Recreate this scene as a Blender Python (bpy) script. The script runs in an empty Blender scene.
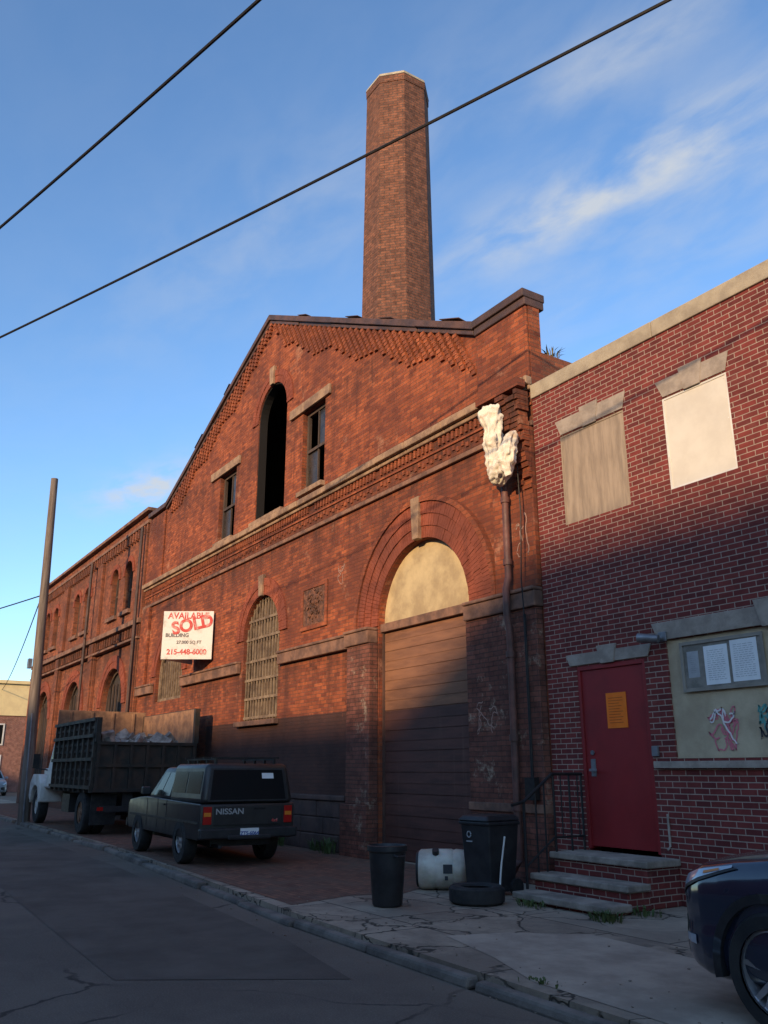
import bpy, bmesh, math, random
from mathutils import Vector, Matrix
from mathutils.geometry import tessellate_polygon
random.seed(11)
sc = bpy.context.scene
col = sc.collection
rad = math.radians

# ------------------------------------------------------------------ helpers
def thing(name, label, cat, loc=(0, 0, 0), rot=0.0, group=None):
    o = bpy.data.objects.new(name, None)
    o.empty_display_size = 0.3
    o.location = loc
    o.rotation_euler = (0, 0, rot)
    o["label"] = label
    o["category"] = cat
    if group: o["group"] = group
    col.objects.link(o)
    return o

class G:
    def __init__(s, off=(0, 0, 0)):
        s.bm = bmesh.new(); s.off = Vector(off)
    def face(s, vs, m=0):
        try:
            f = s.bm.faces.new(vs); f.material_index = m; return f
        except ValueError:
            return None
    def poly(s, pts, m=0):
        return s.face([s.bm.verts.new(p) for p in pts], m)
    def hexa(s, p, m=0):
        v = [s.bm.verts.new(q) for q in p]
        for idx in ((3, 2, 1, 0), (4, 5, 6, 7), (0, 1, 5, 4), (1, 2, 6, 5), (2, 3, 7, 6), (3, 0, 4, 7)):
            s.face([v[i] for i in idx], m)
    def box(s, x0, x1, y0, y1, z0, z1, m=0, M=None):
        p = [(x0, y0, z0), (x1, y0, z0), (x1, y1, z0), (x0, y1, z0), (x0, y0, z1), (x1, y0, z1), (x1, y1, z1), (x0, y1, z1)]
        if M is not None: p = [M @ Vector(q) for q in p]
        s.hexa(p, m)
    def frust(s, a, z0, b, z1, m=0):
        x0, x1, y0, y1 = a; X0, X1, Y0, Y1 = b
        s.hexa([(x0, y0, z0), (x1, y0, z0), (x1, y1, z0), (x0, y1, z0), (X0, Y0, z1), (X1, Y0, z1), (X1, Y1, z1), (X0, Y1, z1)], m)
    def cyl(s, p0, p1, r0, r1=None, n=14, m=0, cap=True):
        if r1 is None: r1 = r0
        p0 = Vector(p0); p1 = Vector(p1); d = (p1 - p0).normalized()
        a = d.orthogonal().normalized(); b = d.cross(a)
        A = [s.bm.verts.new(p0 + (a * math.cos(t) + b * math.sin(t)) * r0) for t in [2 * math.pi * i / n for i in range(n)]]
        B = [s.bm.verts.new(p1 + (a * math.cos(t) + b * math.sin(t)) * r1) for t in [2 * math.pi * i / n for i in range(n)]]
        for i in range(n): s.face([A[i], A[(i + 1) % n], B[(i + 1) % n], B[i]], m)
        if cap: s.face(A[::-1], m); s.face(B, m)
    def tube(s, pts, r, n=8, m=0):
        rings = []
        for i, p in enumerate(pts):
            p = Vector(p)
            d = (Vector(pts[min(i + 1, len(pts) - 1)]) - Vector(pts[max(i - 1, 0)])).normalized()
            up = Vector((0, 0, 1)) if abs(d.z) < .95 else Vector((1, 0, 0))
            a = d.cross(up).normalized(); b = a.cross(d)
            rr = r[i] if isinstance(r, (list, tuple)) else r
            rings.append([s.bm.verts.new(p + (a * math.cos(t) + b * math.sin(t)) * rr) for t in [2 * math.pi * k / n for k in range(n)]])
        for A, B in zip(rings, rings[1:]):
            for i in range(n): s.face([A[i], A[(i + 1) % n], B[(i + 1) % n], B[i]], m)
        s.face(rings[0][::-1], m); s.face(rings[-1], m)
    def lathe(s, c, axis, prof, n=32, m=0):
        c = Vector(c); ax = {'x': Vector((1, 0, 0)), 'y': Vector((0, 1, 0)), 'z': Vector((0, 0, 1))}.get(axis) if isinstance(axis, str) else Vector(axis).normalized()
        a = ax.orthogonal().normalized(); b = ax.cross(a); rings = []
        for r, h in prof:
            rings.append([s.bm.verts.new(c + ax * h + (a * math.cos(t) + b * math.sin(t)) * max(r, 1e-4)) for t in [2 * math.pi * k / n for k in range(n)]])
        for A, B in zip(rings, rings[1:]):
            for i in range(n): s.face([A[i], A[(i + 1) % n], B[(i + 1) % n], B[i]], m)
    def plate(s, outer, holes, d0, d1, m=0, axis='y'):
        def P(p, d):
            return (p[0], d, p[1]) if axis == 'y' else ((d, p[0], p[1]) if axis == 'x' else (p[0], p[1], d))
        loops = [outer] + list(holes)
        tris = tessellate_polygon([[Vector((p[0], p[1], 0)) for p in L] for L in loops])
        flat = [p for L in loops for p in L]
        A = [s.bm.verts.new(P(p, d0)) for p in flat]; B = [s.bm.verts.new(P(p, d1)) for p in flat]
        for t in tris:
            s.face([A[i] for i in t], m); s.face([B[i] for i in reversed(t)], m)
        k = 0
        for L in loops:
            n = len(L)
            for i in range(n):
                j = (i + 1) % n
                s.face([A[k + i], A[k + j], B[k + j], B[k + i]], m)
            k += n
    def panel(s, q, u0, u1, v0, v1, off=.004, th=.012, m=0):
        q = [Vector(p) for p in q]
        def S(u, v): return (q[0] * (1 - u) + q[1] * u) * (1 - v) + (q[3] * (1 - u) + q[2] * u) * v
        n = (q[1] - q[0]).cross(q[3] - q[0]).normalized()
        c = [S(u0, v0), S(u1, v0), S(u1, v1), S(u0, v1)]
        s.hexa([p - n * th for p in c] + [p + n * off for p in c], m)
    def done(s, name, mats, parent=None, smooth=False, bevel=0, label=None, recalc=True):
        bmesh.ops.remove_doubles(s.bm, verts=s.bm.verts, dist=1e-5)
        if recalc: bmesh.ops.recalc_face_normals(s.bm, faces=s.bm.faces)
        if s.off.length > 0: bmesh.ops.translate(s.bm, verts=s.bm.verts, vec=-s.off)
        me = bpy.data.meshes.new(name); s.bm.to_mesh(me); s.bm.free()
        for mt in (mats if isinstance(mats, (list, tuple)) else [mats]): me.materials.append(mt)
        if smooth:
            for p in me.polygons: p.use_smooth = True
            me.set_sharp_from_angle(angle=rad(smooth if smooth > 1 else 35))
        o = bpy.data.objects.new(name, me); col.objects.link(o)
        if parent is not None: o.parent = parent
        if bevel:
            b = o.modifiers.new("b", 'BEVEL'); b.width = bevel; b.segments = 2; b.limit_method = 'ANGLE'; b.angle_limit = rad(40)
        if label: o["label"] = label
        return o

def arc(cx, cz, r, a0, a1, n=18):
    return [(cx + r * math.cos(rad(a0 + (a1 - a0) * i / n)), cz + r * math.sin(rad(a0 + (a1 - a0) * i / n))) for i in range(n + 1)]
def arched(cx, z0, hw, zs, n=18):
    return [(cx - hw, z0), (cx + hw, z0)] + arc(cx, zs, hw, 0, 180, n)
def rect(x0, x1, z0, z1): return [(x0, z0), (x1, z0), (x1, z1), (x0, z1)]
def ring(g, cx, cz, r0, r1, n, y0, y1, a0=0, a1=180, gap=.12, m=0):
    da = (a1 - a0) / n
    for i in range(n):
        b0 = a0 + da * (i + gap / 2); b1 = a0 + da * (i + 1 - gap / 2)
        q = [(cx + r * math.cos(rad(b)), cz + r * math.sin(rad(b))) for r, b in ((r0, b0), (r1, b0), (r1, b1), (r0, b1))]
        yy = y0 - random.uniform(0, .008)
        g.hexa([(p[0], yy, p[1]) for p in q] + [(p[0], y1, p[1]) for p in q], m)

def text(s, size, mat, parent, M, name="lettering", ext=.002, bold=.0, align='CENTER', sx=1.0):
    cu = bpy.data.curves.new("t", 'FONT'); cu.body = s; cu.size = size; cu.extrude = ext; cu.offset = bold
    cu.align_x = align; cu.align_y = 'CENTER'
    ob = bpy.data.objects.new("t", cu); col.objects.link(ob)
    dg = bpy.context.evaluated_depsgraph_get(); dg.update()
    me = bpy.data.meshes.new_from_object(ob.evaluated_get(dg))
    bpy.data.objects.remove(ob)
    me.transform(M @ Matrix.Diagonal((sx, 1, 1, 1)))
    me.materials.clear(); me.materials.append(mat)
    o = bpy.data.objects.new(name, me); col.objects.link(o); o.parent = parent
    return o
def frame(x, z, loc):
    x = Vector(x).normalized(); z = Vector(z).normalized(); y = z.cross(x)
    M = Matrix((x, y, z)).transposed().to_4x4(); M.translation = Vector(loc); return M

# ------------------------------------------------------------------ materials
def nd(nt, t, ins=None, **pr):
    n = nt.nodes.new(t)
    for k, v in pr.items(): setattr(n, k, v)
    for k, v in (ins or {}).items():
        if isinstance(v, bpy.types.NodeSocket): nt.links.new(v, n.inputs[k])
        else: n.inputs[k].default_value = v
    return n
def c4(c): return (c[0], c[1], c[2], 1)
def math_(nt, op, a, b=0.0, clamp=False):
    n = nt.nodes.new('ShaderNodeMath'); n.operation = op; n.use_clamp = clamp
    for i, v in enumerate((a, b)):
        if isinstance(v, bpy.types.NodeSocket): nt.links.new(v, n.inputs[i])
        else: n.inputs[i].default_value = v
    return n.outputs[0]
def mixc(nt, f, a, b, mode='MIX'):
    n = nt.nodes.new('ShaderNodeMixRGB'); n.blend_type = mode
    for k, v in (('Fac', f), ('Color1', a), ('Color2', b)):
        if isinstance(v, bpy.types.NodeSocket): nt.links.new(v, n.inputs[k])
        else: n.inputs[k].default_value = v if k == 'Fac' else c4(v)
    return n.outputs[0]
def smooth(nt, v, a, b, lo=0.0, hi=1.0):
    n = nd(nt, 'ShaderNodeMapRange', {0: v, 1: a, 2: b, 3: lo, 4: hi}, interpolation_type='SMOOTHSTEP'); return n.outputs[0]
def noise(nt, vec, scale, detail=4, rough=.6, dist=0):
    return nd(nt, 'ShaderNodeTexNoise', {'Vector': vec, 'Scale': scale, 'Detail': detail, 'Roughness': rough, 'Distortion': dist}).outputs[0]
def start(name):
    m = bpy.data.materials.new(name); m.use_nodes = True; nt = m.node_tree
    b = nt.nodes['Principled BSDF']; tc = nd(nt, 'ShaderNodeTexCoord').outputs['Object']
    return m, nt, b, tc
def setc(nt, b, c, rough=.85, metal=0, bump=None, bs=.3, bd=.01, spec=.4):
    if isinstance(c, bpy.types.NodeSocket): nt.links.new(c, b.inputs['Base Color'])
    else: b.inputs['Base Color'].default_value = c4(c)
    if isinstance(rough, bpy.types.NodeSocket): nt.links.new(rough, b.inputs['Roughness'])
    else: b.inputs['Roughness'].default_value = rough
    b.inputs['Metallic'].default_value = metal; b.inputs['Specular IOR Level'].default_value = spec
    if bump is not None:
        n = nd(nt, 'ShaderNodeBump', {'Height': bump, 'Strength': bs, 'Distance': bd}); nt.links.new(n.outputs[0], b.inputs['Normal'])
def mat(name, c1, c2=None, scale=3.0, rough=.8, metal=0, bump=.3, bscale=30, lo=.35, hi=.65, stretch=(1, 1, 1), spec=.4, bd=.01):
    m, nt, b, tc = start(name)
    if c2 is None: c2 = tuple(x * .75 for x in c1)
    v = nd(nt, 'ShaderNodeMapping', {'Vector': tc, 'Scale': stretch}).outputs[0]
    f = smooth(nt, noise(nt, v, scale, 6, .65), lo, hi)
    c = mixc(nt, f, c1, c2)
    r = smooth(nt, noise(nt, v, scale * 2.3), .3, .7, rough * .85, min(1, rough * 1.12))
    setc(nt, b, c, r, metal, noise(nt, v, bscale, 5, .7) if bump else None, bump, bd, spec)
    return m
def plain(name, c, rough=.5, metal=0, spec=.5, coat=0):
    m, nt, b, tc = start(name); setc(nt, b, c, rough, metal, None, spec=spec)
    if coat: b.inputs['Coat Weight'].default_value = coat; b.inputs['Coat Roughness'].default_value = .05
    return m
def wallco(nt, tc):
    s = nd(nt, 'ShaderNodeSeparateXYZ', {0: tc})
    g = nd(nt, 'ShaderNodeNewGeometry'); sn = nd(nt, 'ShaderNodeSeparateXYZ', {0: g.outputs['True Normal']})
    f = math_(nt, 'GREATER_THAN', math_(nt, 'ABSOLUTE', sn.outputs[0]), .6)
    u = math_(nt, 'ADD', math_(nt, 'MULTIPLY', s.outputs[0], math_(nt, 'SUBTRACT', 1.0, f)), math_(nt, 'MULTIPLY', s.outputs[1], f))
    cb = nd(nt, 'ShaderNodeCombineXYZ', {0: u, 1: s.outputs[2], 2: 0.0})
    return cb.outputs[0], s
def brick(name, ca, cb, mortar, bw=.215, bh=.074, ms=.007, stain=.5, stainc=(.05, .03, .025), bias=0, paint=None, dirtz=None, light=None, bumpd=.012, soot=None, s0=.44, jitk=1.0, var=(.6, 1.3)):
    m, nt, b, tc = start(name)
    v, sp = wallco(nt, tc)
    jit = noise(nt, tc, 3.0, 2)
    vj = nd(nt, 'ShaderNodeVectorMath', {0: v, 1: nd(nt, 'ShaderNodeCombineXYZ', {0: math_(nt, 'MULTIPLY', jit, .03 * jitk), 1: math_(nt, 'MULTIPLY', jit, .02 * jitk), 2: 0.0}).outputs[0]}, operation='ADD').outputs[0]
    br = nd(nt, 'ShaderNodeTexBrick', {'Vector': vj, 'Color1': c4(ca), 'Color2': c4(cb), 'Mortar': c4(mortar), 'Scale': 1.0, 'Mortar Size': ms, 'Mortar Smooth': .3, 'Bias': bias, 'Brick Width': bw, 'Row Height': bh}, offset=.5)
    c = br.outputs[0]
    n1 = noise(nt, tc, .5, 8, .72); n2 = noise(nt, tc, 4.0, 6, .75)
    k = smooth(nt, n2, .3, .7, *var)
    kk = nd(nt, 'ShaderNodeCombineXYZ', {0: k, 1: k, 2: k}).outputs[0]
    c = mixc(nt, 1.0, c, kk, 'MULTIPLY')
    c = mixc(nt, smooth(nt, n1, s0, s0 + .22, 0, stain), c, stainc)
    st = nd(nt, 'ShaderNodeMapping', {'Vector': tc, 'Scale': (2.6, 2.6, .2)}).outputs[0]
    stn = noise(nt, st, 1.0, 6, .7)
    c = mixc(nt, smooth(nt, stn, .50, .72, 0, stain), c, stainc)
    if soot:
        for (za, zb, amt) in soot:
            f = math_(nt, 'MULTIPLY', smooth(nt, sp.outputs[2], zb, za), math_(nt, 'LESS_THAN', sp.outputs[2], za))
            f = math_(nt, 'MULTIPLY', math_(nt, 'MULTIPLY', f, smooth(nt, stn, .3, .65, .15, 1)), amt)
            c = mixc(nt, f, c, (.05, .027, .021))
    if light:
        c = mixc(nt, smooth(nt, noise(nt, tc, light[2] if len(light) > 2 else 1.1, 8, .78), .56, .68, 0, light[1]), c, light[0])
    if paint:
        x0, x1, z1, pc = paint
        zz = math_(nt, 'ADD', sp.outputs[2], math_(nt, 'MULTIPLY', n2, .05))
        f = math_(nt, 'MULTIPLY', smooth(nt, zz, z1, z1 + .03, 1, 0), math_(nt, 'MULTIPLY', smooth(nt, sp.outputs[0], x0 - .1, x0 + .1), smooth(nt, sp.outputs[0], x1 - .1, x1 + .1, 1, 0)))
        peel = smooth(nt, noise(nt, tc, 2.2, 7, .75), .64, .70, 1, .25)
        f = math_(nt, 'MULTIPLY', f, peel)
        c = mixc(nt, math_(nt, 'MULTIPLY', f, .9), c, mixc(nt, smooth(nt, n1, .35, .65), pc, tuple(q * .6 for q in pc)))
    if dirtz:
        c = mixc(nt, smooth(nt, math_(nt, 'ADD', sp.outputs[2], math_(nt, 'MULTIPLY', n1, .8)), dirtz, dirtz + .9, .6, 0), c, (.05, .04, .035))
    h = math_(nt, 'ADD', math_(nt, 'MULTIPLY', br.outputs[1], -1.0), math_(nt, 'MULTIPLY', noise(nt, tc, 26, 4, .7), .9))
    setc(nt, b, c, .9, 0, h, .7, bumpd, .25)
    return m

M_brickA = brick("old_orange_brick", (.45, .118, .044), (.20, .052, .028), (.19, .095, .06), ms=.006, stain=.8, stainc=(.115, .038, .026), paint=(-3.4, 4.32, 2.62, (.085, .046, .038)), dirtz=.2, light=((.50, .25, .15), .5), soot=((9.9, 8.4, .5), (7.25, 5.4, .85), (3.8, 2.4, .6)), s0=.42)
M_brickA2 = brick("orange_brick_trim", (.42, .115, .046), (.23, .062, .03), (.20, .09, .05), ms=.005, stain=.65, stainc=(.11, .038, .028), s0=.43)
M_arch = brick("red_arch_brick", (.34, .088, .045), (.24, .062, .035), (.20, .08, .05), bw=.5, bh=.5, ms=.0, stain=.6, stainc=(.11, .04, .03), s0=.43)
M_brickP = brick("worn_painted_brick", (.24, .085, .056), (.14, .054, .04), (.09, .05, .038), stain=.55, stainc=(.075, .040, .033), light=((.48, .37, .26), .65, 1.7))
M_brickC = brick("weathered_brick", (.36, .11, .05), (.18, .06, .035), (.20, .11, .075), ms=.006, stain=.8, stainc=(.095, .04, .028), dirtz=.4, soot=((9.7, 8.6, .5), (6.3, 4.8, .8)), light=((.46, .24, .13), .4))
M_brickB = brick("red_brick_light_mortar", (.215, .043, .036), (.125, .028, .026), (.38, .28, .22), bw=.203, bh=.0685, ms=.0064, stain=.22, stainc=(.10, .028, .024), bumpd=.005, s0=.52, jitk=.25, var=(.82, 1.12), light=((.30, .14, .11), .22, 1.6))
M_brickCh = brick("chimney_brick", (.235, .09, .05), (.13, .055, .036), (.10, .06, .045), bw=.30, bh=.13, ms=.016, stain=.5, stainc=(.08, .042, .032), s0=.48)
M_brickR = brick("row_house_brick", (.30, .10, .07), (.22, .07, .05), (.35, .3, .26), stain=.2)
M_stone = mat("brown_sandstone", (.27, .14, .09), (.12, .066, .048), 2.5, .9, bump=.5, bscale=14, bd=.02)
M_stoneL = mat("tan_sandstone", (.38, .24, .145), (.18, .11, .075), 3, .9, bump=.4, bscale=18)
M_coping = mat("dark_brown_coping", (.12, .062, .045), (.06, .036, .03), 2, .6, bump=.3, bscale=12)
M_conc = mat("grey_concrete", (.38, .31, .245), (.20, .165, .13), 3.5, .9, bump=.4, bscale=35)
M_kerb = mat("weathered_kerb_stone", (.25, .205, .165), (.11, .09, .075), 1.6, .9, bump=.6, bscale=20, bd=.02)
M_copB = mat("tan_concrete_coping", (.42, .35, .25), (.29, .235, .17), 2.5, .9, bump=.3, bscale=30)
M_lint = mat("grey_cast_stone", (.38, .31, .25), (.26, .21, .17), 5, .9, bump=.3, bscale=40)
M_stucco = mat("beige_stucco", (.57, .46, .30), (.39, .30, .195), 1.2, .9, bump=.3, bscale=60)
M_tymp = mat("weathered_beige_plaster", (.58, .44, .24), (.36, .26, .145), 1.3, .9, bump=.3, bscale=20)
M_dark = plain("black_reveal_lining", (.012, .009, .008), .9)  # plain black for the lining of the arched opening
M_wood = mat("old_dark_wood", (.10, .065, .045), (.05, .035, .03), 4, .8, stretch=(1, 1, .2))
M_ply = mat("weathered_plywood", (.38, .29, .21), (.25, .19, .14), 2, .85, bump=.2, bscale=12, stretch=(5, 1, .6))
M_plyw = mat("pale_board", (.70, .64, .54), (.60, .54, .45), 1.2, .6, bump=.08, bscale=20)
M_reddoor = mat("red_steel_door", (.27, .019, .020), (.20, .015, .016), 1.2, .5, bump=.06, bscale=20)
M_steel = mat("galvanised_grey", (.28, .28, .29), (.18, .18, .19), 4, .45, metal=.6, bump=.1)
M_black = mat("black_iron", (.016, .016, .018), (.03, .024, .02), 6, .55, metal=.3, bump=.15, bscale=60)
M_blackpl = mat("black_plastic", (.017, .017, .018), (.030, .029, .030), 5, .5, bump=.1, bscale=80)
M_rubber = mat("tyre_rubber", (.018, .018, .019), (.035, .033, .03), 5, .85, bump=.3, bscale=50)
M_pipe = mat("brown_painted_pipe", (.16, .065, .05), (.08, .04, .032), 4, .6, bump=.15)
M_cloth = mat("dirty_white_cloth", (.78, .68, .54), (.46, .35, .25), 4, .9, bump=.6, bscale=14, lo=.48, hi=.7)
M_bars = mat("rusty_tan_bars", (.27, .19, .12), (.13, .085, .055), 5, .8, bump=.2)
M_terra = mat("terracotta_relief", (.22, .09, .05), (.08, .04, .028), 9, .85, bump=1.0, bscale=14, bd=.04)
M_white = mat("white_paint", (.74, .71, .66), (.60, .56, .50), 2, .6, bump=.05)
M_sign = mat("faded_white_sign_board", (.72, .68, .62), (.46, .40, .34), 3, .7, bump=.1, lo=.5, hi=.75)
M_paper = mat("white_paper", (.80, .80, .78), (.74, .74, .73), 5, .7, bump=.02)
M_orange = mat("orange_paper", (.92, .20, .010), (.86, .17, .010), 4, .7, bump=.02)
M_redink = mat("faded_red_ink", (.55, .06, .05), (.60, .30, .26), 6, .7, bump=0, lo=.45, hi=.66)
M_ink = plain("black_ink", (.03, .03, .035), .6)
M_inkf = mat("faded_black_ink", (.10, .08, .08), (.34, .29, .26), 7, .7, bump=0, lo=.5, hi=.7)
M_pink = plain("pink_spray_paint", (.62, .16, .20), .7)
M_whites = plain("white_spray_paint", (.74, .66, .62), .7)
M_teal = plain("green_spray_paint", (.10, .32, .28), .7)
M_glass = plain("dark_car_glass", (.010, .011, .012), .16, 0, .25)
M_pane = mat("dusty_window_glass", (.02, .018, .016), (.05, .042, .035), 3, .3, bump=0)
M_rimm = mat("alloy_wheel_metal", (.55, .55, .56), (.40, .39, .38), 6, .35, metal=.7, bump=0)
M_leaf = mat("weed_leaf", (.06, .10, .025), (.10, .12, .04), 8, .7, bump=0)
M_roof = mat("tar_roof", (.05, .045, .045), None, 2, .9)

def rollmat():
    m, nt, b, tc = start("brown_sectional_door")
    s = nd(nt, 'ShaderNodeSeparateXYZ', {0: tc})
    n = noise(nt, nd(nt, 'ShaderNodeMapping', {'Vector': tc, 'Scale': (.5, 1, 3)}).outputs[0], 1.6, 6, .7)
    n3 = noise(nt, nd(nt, 'ShaderNodeMapping', {'Vector': tc, 'Scale': (4, 1, .3)}).outputs[0], 1.2, 6, .7)
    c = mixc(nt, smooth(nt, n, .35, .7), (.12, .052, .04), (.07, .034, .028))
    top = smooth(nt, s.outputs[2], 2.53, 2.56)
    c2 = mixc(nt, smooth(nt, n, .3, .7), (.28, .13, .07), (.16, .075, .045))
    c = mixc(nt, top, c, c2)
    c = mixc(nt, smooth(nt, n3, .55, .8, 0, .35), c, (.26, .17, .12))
    setc(nt, b, c, .6, 0, noise(nt, tc, 12), .1, .01, .3)
    return m
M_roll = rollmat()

def asphalt():
    m, nt, b, tc = start("old_asphalt")
    n = noise(nt, tc, .3, 6, .7); f = noise(nt, tc, 70, 3, .8); n2 = noise(nt, tc, 2.5, 5, .7)
    c = mixc(nt, smooth(nt, n, .4, .6), (.120, .094, .074), (.175, .138, .108))
    c = mixc(nt, smooth(nt, n2, .45, .7, 0, .35), c, (.085, .068, .055))
    c = mixc(nt, smooth(nt, f, .45, .75, 0, .55), c, (.33, .265, .21))
    w = nd(nt, 'ShaderNodeVectorMath', {0: tc, 1: nd(nt, 'ShaderNodeTexNoise', {'Vector': tc, 'Scale': .9, 'Detail': 7.0}).outputs[1]}, operation='ADD').outputs[0]
    vo = nd(nt, 'ShaderNodeTexVoronoi', {'Vector': w, 'Scale': .5}, feature='DISTANCE_TO_EDGE')
    cr = math_(nt, 'MULTIPLY', smooth(nt, vo.outputs[0], .004, .016, 1, 0), smooth(nt, n, .42, .56))
    c = mixc(nt, math_(nt, 'MULTIPLY', cr, .8), c, (.03, .026, .022))
    sx = nd(nt, 'ShaderNodeSeparateXYZ', {0: tc})
    gut = smooth(nt, math_(nt, 'ADD', math_(nt, 'ADD', sx.outputs[1], math_(nt, 'MULTIPLY', sx.outputs[0], .08)), math_(nt, 'MULTIPLY', n2, .6)), 3.7, 4.5, 0, .5)
    c = mixc(nt, gut, c, (.22, .17, .125))
    setc(nt, b, c, smooth(nt, n, .3, .7, .78, .95), 0, f, .7, .012, .25)
    return m
M_asph = asphalt()
def sidewalk():
    m, nt, b, tc = start("cracked_concrete_pavement")
    n = noise(nt, tc, .7, 7, .72); f = noise(nt, tc, 45, 4, .75)
    c = mixc(nt, smooth(nt, n, .38, .62), (.43, .33, .235), (.24, .18, .132))
    c = mixc(nt, smooth(nt, noise(nt, tc, 5, 6, .75), .48, .72, 0, .65), c, (.17, .127, .093))
    br = nd(nt, 'ShaderNodeTexBrick', {'Vector': tc, 'Scale': 1.0, 'Brick Width': 1.9, 'Row Height': 1.35, 'Mortar Size': .014, 'Mortar Smooth': .4, 'Color1': (.0, .0, .0, 1), 'Color2': (1, 1, 1, 1)}, offset=.35)
    c = mixc(nt, math_(nt, 'MULTIPLY', nd(nt, 'ShaderNodeSeparateXYZ', {0: br.outputs[0]}).outputs[0], .35), c, (.50, .40, .30))
    c = mixc(nt, math_(nt, 'MULTIPLY', br.outputs[1], .85), c, (.05, .04, .032))
    w = nd(nt, 'ShaderNodeVectorMath', {0: tc, 1: nd(nt, 'ShaderNodeTexNoise', {'Vector': tc, 'Scale': 1.6, 'Detail': 8.0}).outputs[1]}, operation='ADD').outputs[0]
    vo = nd(nt, 'ShaderNodeTexVoronoi', {'Vector': w, 'Scale': 1.15}, feature='DISTANCE_TO_EDGE')
    cr = math_(nt, 'MULTIPLY', smooth(nt, vo.outputs[0], .006, .024, 1, 0), smooth(nt, noise(nt, tc, .6, 2), .38, .48))
    vc = nd(nt, 'ShaderNodeTexVoronoi', {'Vector': w, 'Scale': 1.15}).outputs['Color']
    vs = nd(nt, 'ShaderNodeSeparateXYZ', {0: vc}).outputs[0]
    c = mixc(nt, smooth(nt, vs, .55, .65, 0, .3), c, (.16, .125, .095))
    c = mixc(nt, math_(nt, 'MULTIPLY', cr, .9), c, (.04, .034, .026))
    h = math_(nt, 'SUBTRACT', f, math_(nt, 'ADD', math_(nt, 'MULTIPLY', cr, 2.0), math_(nt, 'MULTIPLY', br.outputs[1], 2.0)))
    setc(nt, b, c, .9, 0, h, .6, .012, .3)
    return m
M_side = sidewalk()
def apron():
    m, nt, b, tc = start("reddish_brick_paving")
    br = nd(nt, 'ShaderNodeTexBrick', {'Vector': tc, 'Scale': 1.0, 'Brick Width': .21, 'Row Height': .10, 'Mortar Size': .007, 'Color1': (.28, .13, .082, 1), 'Color2': (.16, .08, .056, 1), 'Mortar': (.08, .058, .045, 1)})
    n = noise(nt, tc, .9, 6, .75)
    c = mixc(nt, smooth(nt, n, .42, .62, 0, .8), br.outputs[0], (.17, .115, .084))
    c = mixc(nt, smooth(nt, noise(nt, tc, 30, 4, .8), .58, .72, 0, .6), c, (.36, .25, .175))
    setc(nt, b, c, .95, 0, math_(nt, 'SUBTRACT', noise(nt, tc, 18, 5, .7), br.outputs[1]), .7, .015, .2)
    return m
M_apron = apron()

# ------------------------------------------------------------------ camera, light, sky
cam = bpy.data.cameras.new("camera"); co = bpy.data.objects.new("camera", cam); col.objects.link(co)
co.location = (0, 0, 1.5); co.rotation_euler = (rad(90) + math.atan(258 / 850), 0, rad(90) - math.atan(576 / math.hypot(850, 258)))
cam.sensor_fit = 'VERTICAL'; cam.sensor_height = 24; cam.lens = 850 / 1024 * 24; cam.clip_end = 2000; cam.clip_start = .05
sc.camera = co
EL = rad(15); AZ = rad(150)
sun = bpy.data.lights.new("sun", 'SUN'); sun.energy = 5.0; sun.angle = rad(.7); sun.color = (1, .72, .42)
so = bpy.data.objects.new("sun", sun); col.objects.link(so)
d = Vector((-math.sin(AZ) * math.cos(EL), -math.cos(AZ) * math.cos(EL), -math.sin(EL)))
so.rotation_euler = d.to_track_quat('-Z', 'Y').to_euler(); so.location = (20, -30, 30)
w = bpy.data.worlds.new("World"); sc.world = w; w.use_nodes = True; nt = w.node_tree
bg = nt.nodes['Background']; bg.inputs[1].default_value = .15
sky = nd(nt, 'ShaderNodeTexSky', sky_type='NISHITA', sun_disc=False, sun_elevation=EL, sun_rotation=AZ, air_density=1.0, dust_density=.3, ozone_density=2.0)
gen = nd(nt, 'ShaderNodeTexCoord').outputs['Generated']
sp = nd(nt, 'ShaderNodeSeparateXYZ', {0: gen})
zc = math_(nt, 'MAXIMUM', sp.outputs[2], .03)
px = math_(nt, 'DIVIDE', sp.outputs[0], zc); py = math_(nt, 'DIVIDE', sp.outputs[1], zc)
P = nd(nt, 'ShaderNodeCombineXYZ', {0: px, 1: py, 2: 0.0}).outputs[0]
Pm = nd(nt, 'ShaderNodeMapping', {'Vector': P, 'Rotation': (0, 0, rad(-22)), 'Scale': (2.0, 3.6, 1)}).outputs[0]
wisp = noise(nt, Pm, 2.2, 7, .55, .25)
tot = None
for cx, cy, a, b_, amp in ((-.76, 1.05, .32, .10, .85), (-1.0, 1.02, .26, .09, .6), (-.62, .84, .16, .06, .65), (-2.93, .92, .34, .12, 1.5), (-1.25, .62, .6, .16, .28), (-.55, 1.3, .4, .2, .35), (-1.2, 1.25, .5, .2, .2)):
    dx = math_(nt, 'DIVIDE', math_(nt, 'SUBTRACT', px, cx), a)
    dy = math_(nt, 'DIVIDE', math_(nt, 'SUBTRACT', math_(nt, 'SUBTRACT', py, cy), math_(nt, 'MULTIPLY', math_(nt, 'SUBTRACT', px, cx), .2)), b_)
    r2 = math_(nt, 'ADD', math_(nt, 'MULTIPLY', dx, dx), math_(nt, 'MULTIPLY', dy, dy))
    g_ = math_(nt, 'MULTIPLY', math_(nt, 'POWER', 2.718, math_(nt, 'MULTIPLY', r2, -1.0)), amp)
    tot = g_ if tot is None else math_(nt, 'ADD', tot, g_)
cf = math_(nt, 'MULTIPLY', math_(nt, 'ADD', tot, .04), smooth(nt, wisp, .28, .76), True)
skyb = mixc(nt, 1.0, sky.outputs[0], (1.32, 1.60, 1.88), 'MULTIPLY')
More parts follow.
